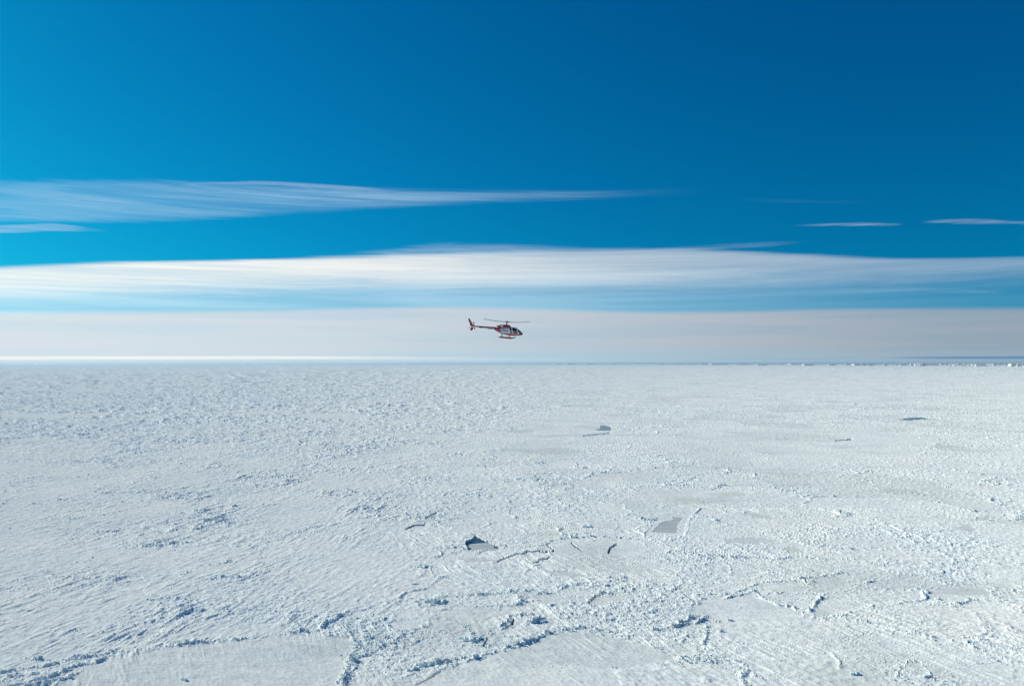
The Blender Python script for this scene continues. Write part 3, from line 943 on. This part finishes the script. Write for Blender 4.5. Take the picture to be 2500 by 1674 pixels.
for i, (x0, x1, yt, yb, face) in enumerate(sorted(BERGS, key=lambda b: (b[0] + b[1]))):
    xc = (x0 + x1) / 2
    dist = CAM_H * FPX / (yb - EYE_Y)            # forward distance
    wid = (x1 - x0) / FPX * dist
    hgt = max(4.0, (yb - yt) / FPX * dist) * (.62 if face == 'L' and xc < 2220 else .9)
    cxw = (xc - 1250) / FPX * dist
    azb = math.atan2(cxw, dist)
    yaw = -azb + (rad(-19) if face == 'L' else rad(14))   # the side towards the camera leans to or from the sun
    dep = wid * random.uniform(.45, .8)
    rnd = random.Random(100 + i)
    nseg = max(3, min(14, int((x1 - x0) / 2.2)))
    outline = []
    for k in range(nseg + 1):
        outline.append((-wid / 2 + wid * k / nseg, -dep / 2 + dep * rnd.uniform(-.07, .07)))
    for k in range(1, 4):
        outline.append((wid / 2 * (1 + rnd.uniform(-.05, .03)), -dep / 2 + dep * k / 4))
    for k in range(nseg + 1):
        outline.append((wid / 2 - wid * k / nseg, dep / 2 + dep * rnd.uniform(-.07, .07)))
    for k in range(1, 4):
        outline.append((-wid / 2 * (1 + rnd.uniform(-.05, .03)), dep / 2 - dep * k / 4))
    no = len(outline)
    tilt = rnd.uniform(-.12, .12)
    jag = .22 if face == 'L' else .10
    vs, fs = [], []
    for li, (zf, ins) in enumerate(((-.06, 1.02), (.45, 1.0), (.93, .985), (1.0, .95))):
        for (ax, ay) in outline:
            zz = hgt * zf * (1 if li == 0 else 1 + tilt * ax / wid + (rnd.uniform(-jag, jag) * .5 if li > 1 else rnd.uniform(-.05, .05)))
            vs.append((ax * ins + (rnd.uniform(-.01, .01) * wid if li == 1 else 0), ay * ins, zz))
    for li in range(3):
        for k in range(no):
            fs.append((li * no + k, li * no + (k + 1) % no, (li + 1) * no + (k + 1) % no, (li + 1) * no + k))
    vs.append((0, 0, hgt * (1.03 + jag * .5)))
    for k in range(no):
        fs.append((3 * no + k, 3 * no + (k + 1) % no, 4 * no))
    o = mesh_obj('iceberg', vs, fs, M_BERG)
    o.location = (cxw, dist + dep / 2, 0)
    o.rotation_euler = (0, 0, yaw)
    wl = x1 - x0
    look = ('sunlit white ' if face == 'L' else 'blue shaded ')
    form = 'long flat tabular iceberg' if wl > 26 else ('broad tabular iceberg' if wl > 15 else 'small blocky iceberg')
    if yb > 896:
        lab = 'tiny white iceberg piece alone on the ice in front of the iceberg row'
    else:
        lab = look + form + ', ' + ordinal(i) + ' from the left along the horizon'
    tag(o, lab, 'iceberg', 'icebergs along the horizon')

# ------------------------------------------------------------------ air
bm = bmesh.new()
bmesh.ops.create_cube(bm, size=1)
bm.transform(Matrix.Translation((0, 0, 44.0)) @ Matrix.Diagonal((R_MAX * 2.1, R_MAX * 2.1, 98.0, 1)))
m, n, out = material('thin_air')
pv = n.node('ShaderNodeVolumePrincipled')
pv.inputs['Color'].default_value = (.46, .70, .95, 1)
pv.inputs['Density'].default_value = 2.2e-5
pv.inputs['Anisotropy'].default_value = .3
n.t.links.new(pv.outputs[0], out.inputs['Volume'])
hz = bm_obj('haze', bm, m)
tag(hz, 'thin blue haze over the far ice', kind='stuff')

# ------------------------------------------------------------------ helicopter
PPM = 13.01 * FPX / 127.5            # reading pixels per metre at the helicopter
TILT = rad(5.2)


def T(cx, cy):
    """side-view reading -> level helicopter frame (x to the nose, z up), metres"""
    x, z = (cx - 1400) / PPM, (560 - cy) / PPM
    return x * math.cos(TILT) - z * math.sin(TILT), x * math.sin(TILT) + z * math.cos(TILT)


def simple_paint(name, colr, rough=.35, metal=0.0, coat=.4, scuff=.06):
    m, n, out = material(name)
    pos = n.node('ShaderNodeTexCoord').outputs['Object']
    nz = n.noise(pos, 3.0, 4, .6).outputs[0]
    c = n.mix(n.smooth(nz, .35, .75), tuple(colr), tuple(max(0, v * (1 - 3 * scuff)) for v in colr))
    p = n.node('ShaderNodeBsdfPrincipled')
    n.put(p.inputs['Base Color'], c)
    n.put(p.inputs['Roughness'], n.m('MULTIPLY_ADD', nz, .2, rough - .1))
    p.inputs['Metallic'].default_value = metal
    p.inputs['Coat Weight'].default_value = coat
    n.t.links.new(p.outputs[0], out.inputs[0])
    return m


M_WHITE = simple_paint('white_paint', (.62, .64, .66))
M_RED = simple_paint('red_paint', (.36, .0, .020), coat=.1)
M_DRED = simple_paint('float_bag_fabric', (.28, .008, .006), .7, 0, 0)
M_BLACK = simple_paint('black_trim', (.012, .012, .016), .5, 0, 0)
M_STEEL = simple_paint('dark_steel', (.07, .075, .08), .45, .6, 0)
M_BLADE = simple_paint('blade_grey', (.08, .085, .09), .5, 0, 0)
M_PINK = simple_paint('stripe_pale', (.72, .30, .32))
M_NAVY = simple_paint('navy_lettering', (.012, .016, .06), .5, 0, 0)
M_LINING = simple_paint('cabin_lining', (.03, .03, .035), .8, 0, 0)
M_SEAT = simple_paint('seat_fabric', (.16, .012, .02), .9, 0, 0)
m, n, out = material('tinted_glass')
tr = n.node('ShaderNodeBsdfTransparent')
tr.inputs[0].default_value = (.13, .14, .16, 1)
gl = n.node('ShaderNodeBsdfGlossy')
gl.inputs['Roughness'].default_value = .04
fr = n.node('ShaderNodeFresnel')
fr.inputs['IOR'].default_value = 1.45
mx = n.node('ShaderNodeMixShader')
n.put(mx.inputs[0], fr.outputs[0])
n.t.links.new(tr.outputs[0], mx.inputs[1])
n.t.links.new(gl.outputs[0], mx.inputs[2])
n.t.links.new(mx.outputs[0], out.inputs[0])
M_GLASS = m

hp = (1130 + 1400 / 13.01, 760 + 560 / 13.01)
dxh, dyh = (hp[0] - 1250) / FPX, (837 - hp[1]) / FPX
kk = 127.5 / (math.cos(PITCH) - dyh * math.sin(PITCH))
heli = empty('helicopter', (dxh * kk, 127.5, CAM_H + kk * (math.sin(PITCH) + dyh * math.cos(PITCH))),
             'red and white helicopter on skids flying low over the sea ice', 'helicopter')
heli.rotation_euler = (Matrix.Rotation(rad(-4.5), 3, 'Z') @ Matrix.Rotation(TILT, 3, 'Y')).to_euler()


def inside(px, pz, poly):
    c = False
    k = len(poly)
    for i in range(k):
        ax, ay = poly[i]
        bx, by = poly[(i + 1) % k]
        if (ay > pz) != (by > pz) and px < (bx - ax) * (pz - ay) / (by - ay) + ax:
            c = not c
    return c


def loft_grid(stn, nx, nt, grow=0.0):
    """stn: list of (x, z_low, z_high, half_width, exponent)"""
    stn = sorted(stn)
    sx = [s[0] for s in stn]
    xs = np.linspace(sx[0], sx[-1], nx)
    f = [np.interp(xs, sx, [s[k] for s in stn]) for k in range(1, 5)]
    g = np.zeros((nx, nt, 3))
    for j in range(nt):
        a = 2 * math.pi * (j + .5) / nt
        c, s = math.cos(a), math.sin(a)
        e = 2.0 / f[3]
        g[:, j, 0] = xs
        g[:, j, 1] = (f[2] + grow) * np.sign(c) * np.abs(c) ** e
        g[:, j, 2] = (f[0] + f[1]) / 2 + ((f[1] - f[0]) / 2 + grow) * np.sign(s) * np.abs(s) ** e
    return g


def grid_mesh(name, g, keep, mats, slot, parent, caps=True, smooth=True):
    nx, nt = g.shape[:2]
    used, faces, sl = {}, [], []
    verts = []

    def vid(i, j):
        k = (i, j % nt)
        if k not in used:
            used[k] = len(verts)
            verts.append(tuple(g[i, j % nt]))
        return used[k]
    for i in range(nx - 1):
        for j in range(nt):
            if keep(i, j):
                faces.append((vid(i, j), vid(i + 1, j), vid(i + 1, j + 1), vid(i, j + 1)))
                sl.append(slot(i, j))
    if caps:
        for i in (0, nx - 1):
            faces.append(tuple(vid(i, j) for j in (range(nt) if i else range(nt - 1, -1, -1))))
            sl.append(slot(min(i, nx - 2), 0))
    o = mesh_obj(name, verts, faces, None, parent, smooth)
    for mm in mats:
        o.data.materials.append(mm)
    o.data.polygons.foreach_set('material_index', sl)
    bmx = bmesh.new()
    bmx.from_mesh(o.data)
    bmesh.ops.recalc_face_normals(bmx, faces=bmx.faces)
    bmx.to_mesh(o.data)
    bmx.free()
    return o


def interp_profile(pts):
    q = sorted(T(*p) for p in pts)
    return lambda x: float(np.interp(x, [a[0] for a in q], [a[1] for a in q]))


top_f = interp_profile([(1000, 500), (1100, 502), (1200, 506), (1400, 503), (1530, 501), (1620, 511), (1690, 521), (1720, 533), (1800, 598), (1860, 650), (1895, 688), (1906, 708)])
bot_f = interp_profile([(1000, 586), (1060, 618), (1100, 650), (1150, 673), (1200, 694), (1250, 712), (1350, 740), (1450, 762), (1560, 776), (1640, 782), (1780, 773), (1860, 755), (1895, 738), (1906, 726)])
wid_x = [T(1000, 540)[0], T(1060, 560)[0], T(1150, 580)[0], T(1250, 600)[0], T(1400, 620)[0], T(1620, 640)[0], T(1740, 660)[0], T(1820, 690)[0], T(1870, 710)[0], T(1906, 718)[0]]
wid_v = [.24, .33, .50, .62, .67, .67, .62, .50, .33, .10]
x_lo, x_hi = T(1000, 545)[0], T(1906, 717)[0]
stn = []
for x in np.linspace(x_lo, x_hi, 60):
    stn.append((x, bot_f(x), top_f(x), float(np.interp(x, wid_x, wid_v)), float(np.interp(x, [x_lo, x_lo + .8, x_hi - 1, x_hi], [2.1, 3.0, 3.0, 2.2]))))
NX, NTT = 270, 220
G = loft_grid(stn, NX, NTT)
WIN = {
    'rear_upper': [(1498, 552), (1512, 537), (1540, 540), (1549, 575), (1558, 618), (1554, 626), (1505, 628), (1500, 600)],
    'rear_lower': [(1512, 646), (1556, 648), (1572, 690), (1568, 706), (1522, 702)],
    'front_upper': [(1576, 556), (1596, 543), (1660, 552), (1702, 566), (1734, 622), (1738, 652), (1700, 650), (1640, 640), (1596, 634), (1584, 600)],
    'front_lower': [(1602, 668), (1620, 658), (1700, 664), (1742, 674), (1758, 712), (1744, 720), (1640, 710), (1612, 704)],
    'chin': [(1790, 694), (1815, 684), (1848, 690), (1872, 716), (1864, 742), (1828, 744), (1800, 724)],
}
WIN = {k: [T(*p) for p in v] for k, v in WIN.items()}
SCREEN = [T(*p) for p in [(1722, 536), (1735, 520), (1915, 690), (1906, 706), (1872, 694), (1836, 676), (1768, 668), (1752, 628), (1776, 604)]]
P_TAIL = [T(*p) for p in [(980, 480), (1178, 480), (1186, 540), (1210, 600), (1250, 690), (1262, 800), (980, 800)]]
P_BELLY = [T(*p) for p in [(1240, 688), (1500, 714), (1700, 731), (1880, 742), (1930, 745), (1900, 840), (1100, 840)]]
P_ROOF = [T(*p) for p in [(1150, 470), (1150, 544), (1250, 529), (1400, 521), (1530, 520), (1600, 530), (1690, 542), (1712, 548), (1735, 540), (1735, 460)]]
P_NOSE = [T(*p) for p in [(1786, 690), (1905, 690), (1925, 720), (1900, 752), (1830, 754), (1800, 735)]]
P_ST1 = [T(*p) for p in [(1060, 540), (1068, 538), (1100, 575), (1135, 640), (1146, 668), (1128, 664), (1110, 630), (1085, 578)]]
P_ST2 = [T(*p) for p in [(1132, 540), (1140, 538), (1176, 590), (1208, 650), (1224, 692), (1204, 688), (1184, 648), (1158, 588)]]
cls = {}
for i in range(NX - 1):
    for j in range(NTT):
        c = (G[i, j] + G[i + 1, j] + G[i + 1, (j + 1) % NTT] + G[i, (j + 1) % NTT]) / 4
        x, y, z = c
        w = None
        side = 'starboard' if y < 0 else 'port'
        if inside(x, z, SCREEN):
            w = ('screen', side)
        elif abs(y) > .12:
            for k, poly in WIN.items():
                if inside(x, z, poly):
                    w = (k, side)
        if w is None:
            s = 0
            if inside(x, z, P_BELLY) and not inside(x, z, P_NOSE):
                s = 1
            elif inside(x, z, P_ROOF) or inside(x, z, P_NOSE):
                s = 2
            elif inside(x, z, P_ST1) or inside(x, z, P_ST2):
                s = 3
            elif inside(x, z, P_TAIL):
                s = 1
            cls[i, j] = s
        else:
            cls[i, j] = w
fus = grid_mesh('fuselage', G, lambda i, j: isinstance(cls[i, j], int), (M_WHITE, M_RED, M_BLACK, M_PINK),
                lambda i, j: cls[i, j] if isinstance(cls[i, j], int) else 0, heli)
G2 = loft_grid(stn, NX, NTT, -.025)
grid_mesh('cabin_lining', G2, lambda i, j: isinstance(cls[i, j], int) and NX * .27 < i, (M_LINING,), lambda i, j: 0, heli, caps=False)
G3 = loft_grid(stn, NX, NTT, -.008)
for key in sorted({v for v in cls.values() if not isinstance(v, int)}):
    nm = 'windscreen' if key[0] == 'screen' else ('chin_window' if key[0] == 'chin' else 'window')
    grid_mesh(nm, G3, lambda i, j: cls[i, j] == key, (M_GLASS,), lambda i, j: 0, heli, caps=False)

# engine cowling over the cabin roof
ctop = interp_profile([(1085, 503), (1105, 492), (1130, 466), (1158, 436), (1178, 418), (1300, 418), (1400, 424), (1490, 438), (1512, 462), (1534, 503)])
cb = interp_profile([(1085, 530), (1150, 532), (1400, 520), (1534, 516)])
st = []
for x in np.linspace(T(1085, 510)[0], T(1534, 508)[0], 50):
    u = (x - T(1085, 510)[0]) / (T(1534, 508)[0] - T(1085, 510)[0])
    st.append((x, cb(x) - .05, max(ctop(x), cb(x) + .02), float(np.interp(u, [0, .12, .5, .9, 1], [.20, .40, .47, .40, .22])), 3.0))
cw = grid_mesh('engine_cowling', loft_grid(st, 60, 48), lambda i, j: True, (M_RED,), lambda i, j: 0, heli)


def tube(name, pts, radii, mat, parent, seg=12):
    bm = bmesh.new()
    rings = []
    pts = [Vector(p) for p in pts]
    for i, p in enumerate(pts):
        d = (pts[min(i + 1, len(pts) - 1)] - pts[max(i - 1, 0)]).normalized()
        a = d.cross(Vector((0, 0, 1)))
        if a.length < .05:
            a = d.cross(Vector((0, 1, 0)))
        a.normalize()
        b = d.cross(a)
        r = radii[i] if isinstance(radii, (list, tuple)) else radii
        rings.append([bm.verts.new(p + a * r * math.cos(2 * math.pi * k / seg) + b * r * math.sin(2 * math.pi * k / seg)) for k in range(seg)])
    for r0, r1 in zip(rings[:-1], rings[1:]):
        for k in range(seg):
            bm.faces.new((r0[k], r0[(k + 1) % seg], r1[(k + 1) % seg], r1[k]))
    bm.faces.new(rings[0])
    bm.faces.new(rings[-1][::-1])
    return bm_obj(name, bm, mat, parent, True)


def L(cx, cy, y=0.0):
    x, z = T(cx, cy)
    return Vector((x, y, z))


def slab(name, poly, y0, th, mat, parent, taper=.4):
    """thick lens-edged plate from a side outline"""
    bm = bmesh.new()
    c = sum((Vector((p[0], 0, p[1])) for p in poly), Vector()) / len(poly)
    rows = []
    for yy, k in ((-th / 2, .82), (-th / 4, 1.0), (th / 4, 1.0), (th / 2, .82)):
        rows.append([bm.verts.new((c.x + (p[0] - c.x) * k, y0 + yy, c.z + (p[1] - c.z) * (1 - (1 - k) * .2))) for p in poly])
    k = len(poly)
    for r0, r1 in zip(rows[:-1], rows[1:]):
        for i in range(k):
            bm.faces.new((r0[i], r0[(i + 1) % k], r1[(i + 1) % k], r1[i]))
    bm.faces.new(rows[0])
    bm.faces.new(rows[-1][::-1])
    return bm_obj(name, bm, mat, parent)


# tail boom: red above, white below
bx0, bz0 = T(285, 466)
bx1, bz1 = T(1040, 546)
st = []
for k in range(30):
    u = k / 29
    x, zc, r = bx0 + (bx1 - bx0) * u, bz0 + (bz1 - bz0) * u, .125 + .145 * u
    st.append((x, zc - r, zc + r, r * .95, 2.0))
GB = loft_grid(st, 60, 40)


def boom_slot(i, j):
    x, y, z = (GB[i, j] + GB[i + 1, (j + 1) % 40]) / 2
    u = (x - bx0) / (bx1 - bx0)
    return 0 if z > (bz0 + (bz1 - bz0) * u) - .03 else 1


boom = grid_mesh('tail_boom', GB, lambda i, j: True, (M_RED, M_WHITE), boom_slot, heli)
slab('tail_fin', [T(*p) for p in [(152, 232), (172, 220), (200, 216), (268, 336), (332, 446), (300, 470), (240, 466), (200, 352)]], .03, .12, M_RED, heli)
slab('lower_fin', [T(*p) for p in [(246, 488), (336, 500), (312, 556), (286, 600), (262, 606), (226, 590), (236, 530)]], .03, .10, M_RED, heli)
tube('tail_skid', [L(250, 600), L(215, 560), L(190, 470)], .018, M_STEEL, heli, 8)
tube('tail_light', [L(186, 462), L(236, 464)], [.02, .035], M_STEEL, heli, 8)
# horizontal stabiliser across the boom
xs0, zs0 = T(520, 514)
bm = bmesh.new()
prof = [(0, 0), (.12, .045), (.35, .055), (.62, .02), (.64, 0), (.35, -.03), (.12, -.03)]
r0 = [bm.verts.new((xs0 + .62 - a, -.98, zs0 + b)) for a, b in prof]
r1 = [bm.verts.new((xs0 + .62 - a, .98, zs0 + b)) for a, b in prof]
for i in range(len(prof)):
    bm.faces.new((r0[i], r0[(i + 1) % len(prof)], r1[(i + 1) % len(prof)], r1[i]))
bm.faces.new(r0)
bm.faces.new(r1[::-1])
bm_obj('stabiliser', bm, M_RED, heli)
tube('antenna', [L(436, 500, -.05), L(500, 508, -.05)], .03, M_BLACK, heli, 8)

# tail rotor on the port side of the fin
trx, trz = T(344, 446)
hub = tube('tail_rotor', [(trx, .06, trz), (trx, .34, trz)], [.05, .07], M_STEEL, heli, 10)
for s, tip in ((1, (322, 318)), (-1, (366, 574))):
    tx, tz = T(*tip)
    bm = bmesh.new()
    ax = Vector((tx - trx, 0, tz - trz))
    nrm = Vector((ax.z, 0, -ax.x)).normalized()
    vv = []
    for u, c in ((.05, .05), (.25, .075), (.95, .075), (1.0, .05)):
        pt = Vector((trx, .30, trz)) + ax * u
        vv.append([bm.verts.new(pt + nrm * c * q + Vector((0, yy + q * .02, 0))) for q, yy in ((1, 0), (.2, .012), (-1, 0), (.2, -.012))])
    for a, b in zip(vv[:-1], vv[1:]):
        for q in range(4):
            bm.faces.new((a[q], a[(q + 1) % 4], b[(q + 1) % 4], b[q]))
    bm.faces.new(vv[0])
    bm.faces.new(vv[-1][::-1])
    bm_obj('tail_rotor_blade', bm, M_BLADE, hub)

# exhaust, mast, rotor head
for s in (-1, 1):
    tube('exhaust_stack', [L(1140, 478, s * .12), L(1108, 462, s * .16), L(1082, 462, s * .20)], [.10, .11, .12], M_STEEL, heli, 12)
tube('rotor_mast', [L(1388, 428), L(1392, 400), L(1404, 318)], [.13, .075, .055], M_STEEL, heli, 12)
tube('swashplate', [L(1389, 402), L(1391, 392), L(1393, 380)], [.10, .17, .10], M_STEEL, heli, 16)
hubc = L(1404, 335)
bm = bmesh.new()
bmesh.ops.create_uvsphere(bm, u_segments=16, v_segments=10, radius=1)
bm.transform(Matrix.Translation(hubc) @ Matrix.Rotation(rad(-36), 4, 'Z') @ Matrix.Diagonal((.30, .17, .15, 1)))
hub_o = bm_obj('rotor_hub', bm, M_STEEL, heli, True)
for tip, yy in (((2152, 357), -2.95), ((598, 200), 2.75)):
    tp = L(tip[0], tip[1], yy)
    d = (tp - hubc)
    dl = d.length
    d.normalize()
    side = d.cross(Vector((0, 0, 1))).normalized()
    up = side.cross(d).normalized()
    up, side = up * math.cos(.26) + side * math.sin(.26), side * math.cos(.26) - up * math.sin(.26)
    tube('blade_grip', [hubc + d * .2, hubc + d * .42, hubc + d * .66], [.085, .085, .05], M_STEEL, hub_o, 10)
    bm = bmesh.new()
    rows = []
    for u in (.10, .14, .5, .9, .985, 1.0):
        ch = .05 if u < .12 else (.165 if u < .99 else .10)
        c0 = hubc + d * dl * u + Vector((0, 0, -.10 * math.sin(u * math.pi)))
        th = .038
        rows.append([bm.verts.new(c0 + side * ch * a + up * th * b) for a, b in ((1, 0), (.6, 1), (-.2, .8), (-1, 0), (-.2, -.6), (.6, -.8))])
    for a, b in zip(rows[:-1], rows[1:]):
        for q in range(6):
            bm.faces.new((a[q], a[(q + 1) % 6], b[(q + 1) % 6], b[q]))
    bm.faces.new(rows[0])
    bm.faces.new(rows[-1][::-1])
    bm_obj('rotor_blade', bm, M_BLADE, hub_o)

# skids with packed float bags, cross tubes
for s in (-1, 1):
    y = s * .96
    sk = tube('landing_skid', [L(1150, 812, y), L(1300, 826, y), L(1560, 848, y), L(1600, 848, y), L(1640, 836, y), L(1672, 820, y)], .045, M_STEEL, heli, 10)
    tube('float_bag', [L(1146, 816, y), L(1170, 818, y), L(1215, 822, y), L(1400, 838, y), L(1540, 850, y), L(1572, 851, y)], [.05, .085, .11, .115, .11, .085], M_DRED, sk, 14)
for cx, cyb in ((1246, 712), (1480, 768)):
    x, z = T(cx, cyb)
    zb = T(cx, 822 if cx < 1300 else 842)[1]
    tube('cross_tube', [(x, -.96, zb), (x, -.90, zb + .16), (x, -.66, z - .04), (x, -.4, z + .03), (x, .4, z + .03), (x, .66, z - .04), (x, .90, zb + .16), (x, .96, zb)], .042, M_STEEL, heli, 10)
tube('antenna', [L(1398, 745), L(1396, 782)], [.03, .015], M_STEEL, heli, 8)
tube('pitot_probe', [L(1868, 748, -.1), L(1874, 800, -.1)], [.022, .012], M_STEEL, heli, 8)
tube('wire_cutter', [L(1700, 522), L(1712, 500)], [.03, .015], M_STEEL, heli, 8)


def decal(name, polys, mat, parent, ysign=-1, proud=.006, width_fn=None):
    """flat marking following the hull side: polygons in side-view reading"""
    bm = bmesh.new()
    for poly in polys:
        vs = []
        for p in poly:
            x, z = T(*p)
            vs.append(bm.verts.new((x, ysign * (width_fn(x, z) + proud), z)))
        bm.faces.new(vs)
    return bm_obj(name, bm, mat, parent)


def hull_y(x, z):
    lo, hi, w, e = bot_f(x), top_f(x), float(np.interp(x, wid_x, wid_v)), 3.0
    q = min(.999, abs((z - (lo + hi) / 2) / max(.01, (hi - lo) / 2)))
    return w * (1 - q ** e) ** (1 / e)


def cowl_y(x, z):
    u = (x - T(1085, 510)[0]) / (T(1534, 508)[0] - T(1085, 510)[0])
    w = float(np.interp(u, [0, .12, .5, .9, 1], [.20, .40, .47, .40, .22]))
    lo, hi = cb(x) - .05, ctop(x)
    q = min(.999, abs((z - (lo + hi) / 2) / max(.01, (hi - lo) / 2)))
    return w * (1 - q ** 3) ** (1 / 3)


def quad(x0, y0, x1, y1):
    s = .09
    return [(x0, y0 + (x0 - 1275) * s), (x1, y0 + (x1 - 1275) * s), (x1, y1 + (x1 - 1275) * s), (x0, y1 + (x0 - 1275) * s)]


for sgn in (-1, 1):
    # bold dark lettering, too small in the picture to be read: letter shaped blocks
    letters = []
    for k in range(6):
        a = 1276 + k * 28
        if k % 3 == 0:
            letters += [quad(a, 596, a + 8, 636), quad(a + 8, 596, a + 22, 604), quad(a + 8, 612, a + 22, 620), quad(a + 8, 628, a + 22, 636), quad(a + 18, 604, a + 23, 612)]
        elif k % 3 == 1:
            letters += [quad(a, 596, a + 8, 636), quad(a + 15, 596, a + 23, 636), quad(a + 8, 627, a + 15, 636)]
        else:
            letters += [quad(a, 596, a + 23, 604), quad(a, 604, a + 8, 620), quad(a + 8, 612, a + 23, 620), quad(a + 15, 620, a + 23, 636), quad(a, 628, a + 15, 636)]
    lt = decal('lettering', letters, M_NAVY, heli, sgn, .006, hull_y)
    lt['kind'] = 'stuff'
    decal('air_vent', [quad(1284, 545, 1316, 557)], M_BLACK, heli, sgn, .006, hull_y)
    decal('script_line', [quad(1330, 562, 1460, 567)], M_STEEL, heli, sgn, .006, hull_y)
    for cxx, czz, rr in ((1244, 612, 12), (1256, 562, 8)):
        decal('fuel_cap', [[(cxx + rr * math.cos(t), czz + rr * math.sin(t)) for t in np.linspace(0, 6.28, 13)[:-1]]], M_STEEL, heli, sgn, .006, hull_y)
    em = decal('emblem', [[(1246 + 44 * math.cos(t), 470 + 42 * math.sin(t)) for t in np.linspace(0, 6.283, 25)[:-1]]], M_WHITE, heli, sgn, .012, lambda x, z: .47)
    bmn = decal('emblem_mark', [[(1220, 488), (1222, 456), (1236, 450), (1250, 452), (1252, 466), (1238, 466), (1233, 488)], [(1252, 452), (1266, 456), (1272, 474), (1262, 490), (1254, 470)]],
                M_NAVY, em, sgn, .017, lambda x, z: .47)
    letters = [quad(800 + k * 21, 584, 812 + k * 21, 600) for k in range(3)] + [quad(866 + k * 19, 584, 880 + k * 19, 600) for k in range(3)]
    decal('lettering', letters, M_NAVY, boom, sgn, .006, lambda x, z: .215)['kind'] = 'stuff'

# cabin: floor, seats, panel
bm = bmesh.new()
bmesh.ops.create_cube(bm, size=1)
bm.transform(Matrix.Translation((1.05, 0, -.72)) @ Matrix.Diagonal((2.6, 1.1, .05, 1)))
bm_obj('cabin_floor', bm, M_LINING, heli)
for sxx in (.62, 1.18):
    for sy in (-.33, .33):
        bm = bmesh.new()
        for loc, sz, rx in (((sxx, sy, -.50), (.46, .46, .14), 0), ((sxx - .24, sy, -.12), (.12, .46, .72), -.15)):
            mtx = Matrix.Translation(loc) @ Matrix.Rotation(rx, 4, 'Y') @ Matrix.Diagonal((*sz, 1))
            r = bmesh.ops.create_cube(bm, size=1)
            bmesh.ops.transform(bm, matrix=mtx, verts=r['verts'])
        bmesh.ops.bevel(bm, geom=bm.edges[:], offset=.03, segments=2, affect='EDGES')
        bm_obj('seat', bm, M_SEAT, heli)
bm = bmesh.new()
bmesh.ops.create_cube(bm, size=1)
for vv in bm.verts:
    if vv.co.z > 0:
        vv.co.x *= .5
bm.transform(Matrix.Translation((1.92, 0, -.44)) @ Matrix.Diagonal((.34, .7, .5, 1)))
bm_obj('instrument_panel', bm, M_BLACK, heli)

# pilot, held at the starboard front seat
M_SUIT = simple_paint('flight_suit', (.20, .03, .03), .9, 0, 0)
M_SKIN = simple_paint('skin', (.52, .30, .22), .6, 0, 0)
M_HELM = simple_paint('helmet_white', (.8, .8, .78), .3)
J = [((0, 0, .08), .15), ((-.04, 0, .30), .15), ((-.05, 0, .50), .16), ((-.03, 0, .60), .07), ((-.01, 0, .72), .085), ((.0, 0, .80), .08),
     ((-.03, -.19, .53), .07), ((.06, -.26, .28), .05), ((.30, -.16, .24), .04), ((.37, -.14, .26), .035),
     ((-.03, .19, .53), .07), ((.06, .26, .28), .05), ((.30, .16, .24), .04), ((.37, .14, .26), .035),
     ((.03, -.11, .06), .10), ((.44, -.14, .12), .075), ((.60, -.14, -.26), .05), ((.74, -.14, -.30), .045),
     ((.03, .11, .06), .10), ((.44, .14, .12), .075), ((.60, .14, -.26), .05), ((.74, .14, -.30), .045)]
E_ = [(0, 1), (1, 2), (2, 3), (3, 4), (4, 5), (2, 6), (6, 7), (7, 8), (8, 9), (2, 10), (10, 11), (11, 12), (12, 13), (0, 14), (14, 15), (15, 16), (16, 17), (0, 18), (18, 19), (19, 20), (20, 21)]
pm = bpy.data.meshes.new('person')
pm.from_pydata([j[0] for j in J], E_, [])
po = bpy.data.objects.new('person', pm)
COL.objects.link(po)
sk = po.modifiers.new('skin', 'SKIN')
for v_, j in zip(pm.skin_vertices[0].data, J):
    v_.radius = (j[1], j[1])
pm.skin_vertices[0].data[0].use_root = True
sd = po.modifiers.new('subdivide', 'SUBSURF')
sd.levels = sd.render_levels = 2
pm.materials.append(M_SUIT)
bpy.context.view_layer.update()
po.matrix_world = heli.matrix_basis @ Matrix.Translation((1.14, -.33, -.62)) @ Matrix.Scale(.90, 4)
tag(po, 'person in a white helmet and dark red suit seated at the helicopter controls', 'person')


def ball(name, c, r, sc3, mat, parent):
    bm = bmesh.new()
    bmesh.ops.create_uvsphere(bm, u_segments=20, v_segments=14, radius=r)
    bm.transform(Matrix.Translation(c) @ Matrix.Diagonal((*sc3, 1)))
    return bm_obj(name, bm, mat, parent, True)


ball('helmet', (-.015, 0, .79), .13, (1.05, .92, 1.0), M_HELM, po)
ball('face', (.075, 0, .735), .085, (.7, .8, 1.1), M_SKIN, po)
ball('visor', (.075, 0, .80), .085, (.8, 1.05, .5), M_BLACK, po)
for s in (-1, 1):
    ball('glove', (.40, s * .14, .265), .05, (1.2, .8, .9), M_BLACK, po)
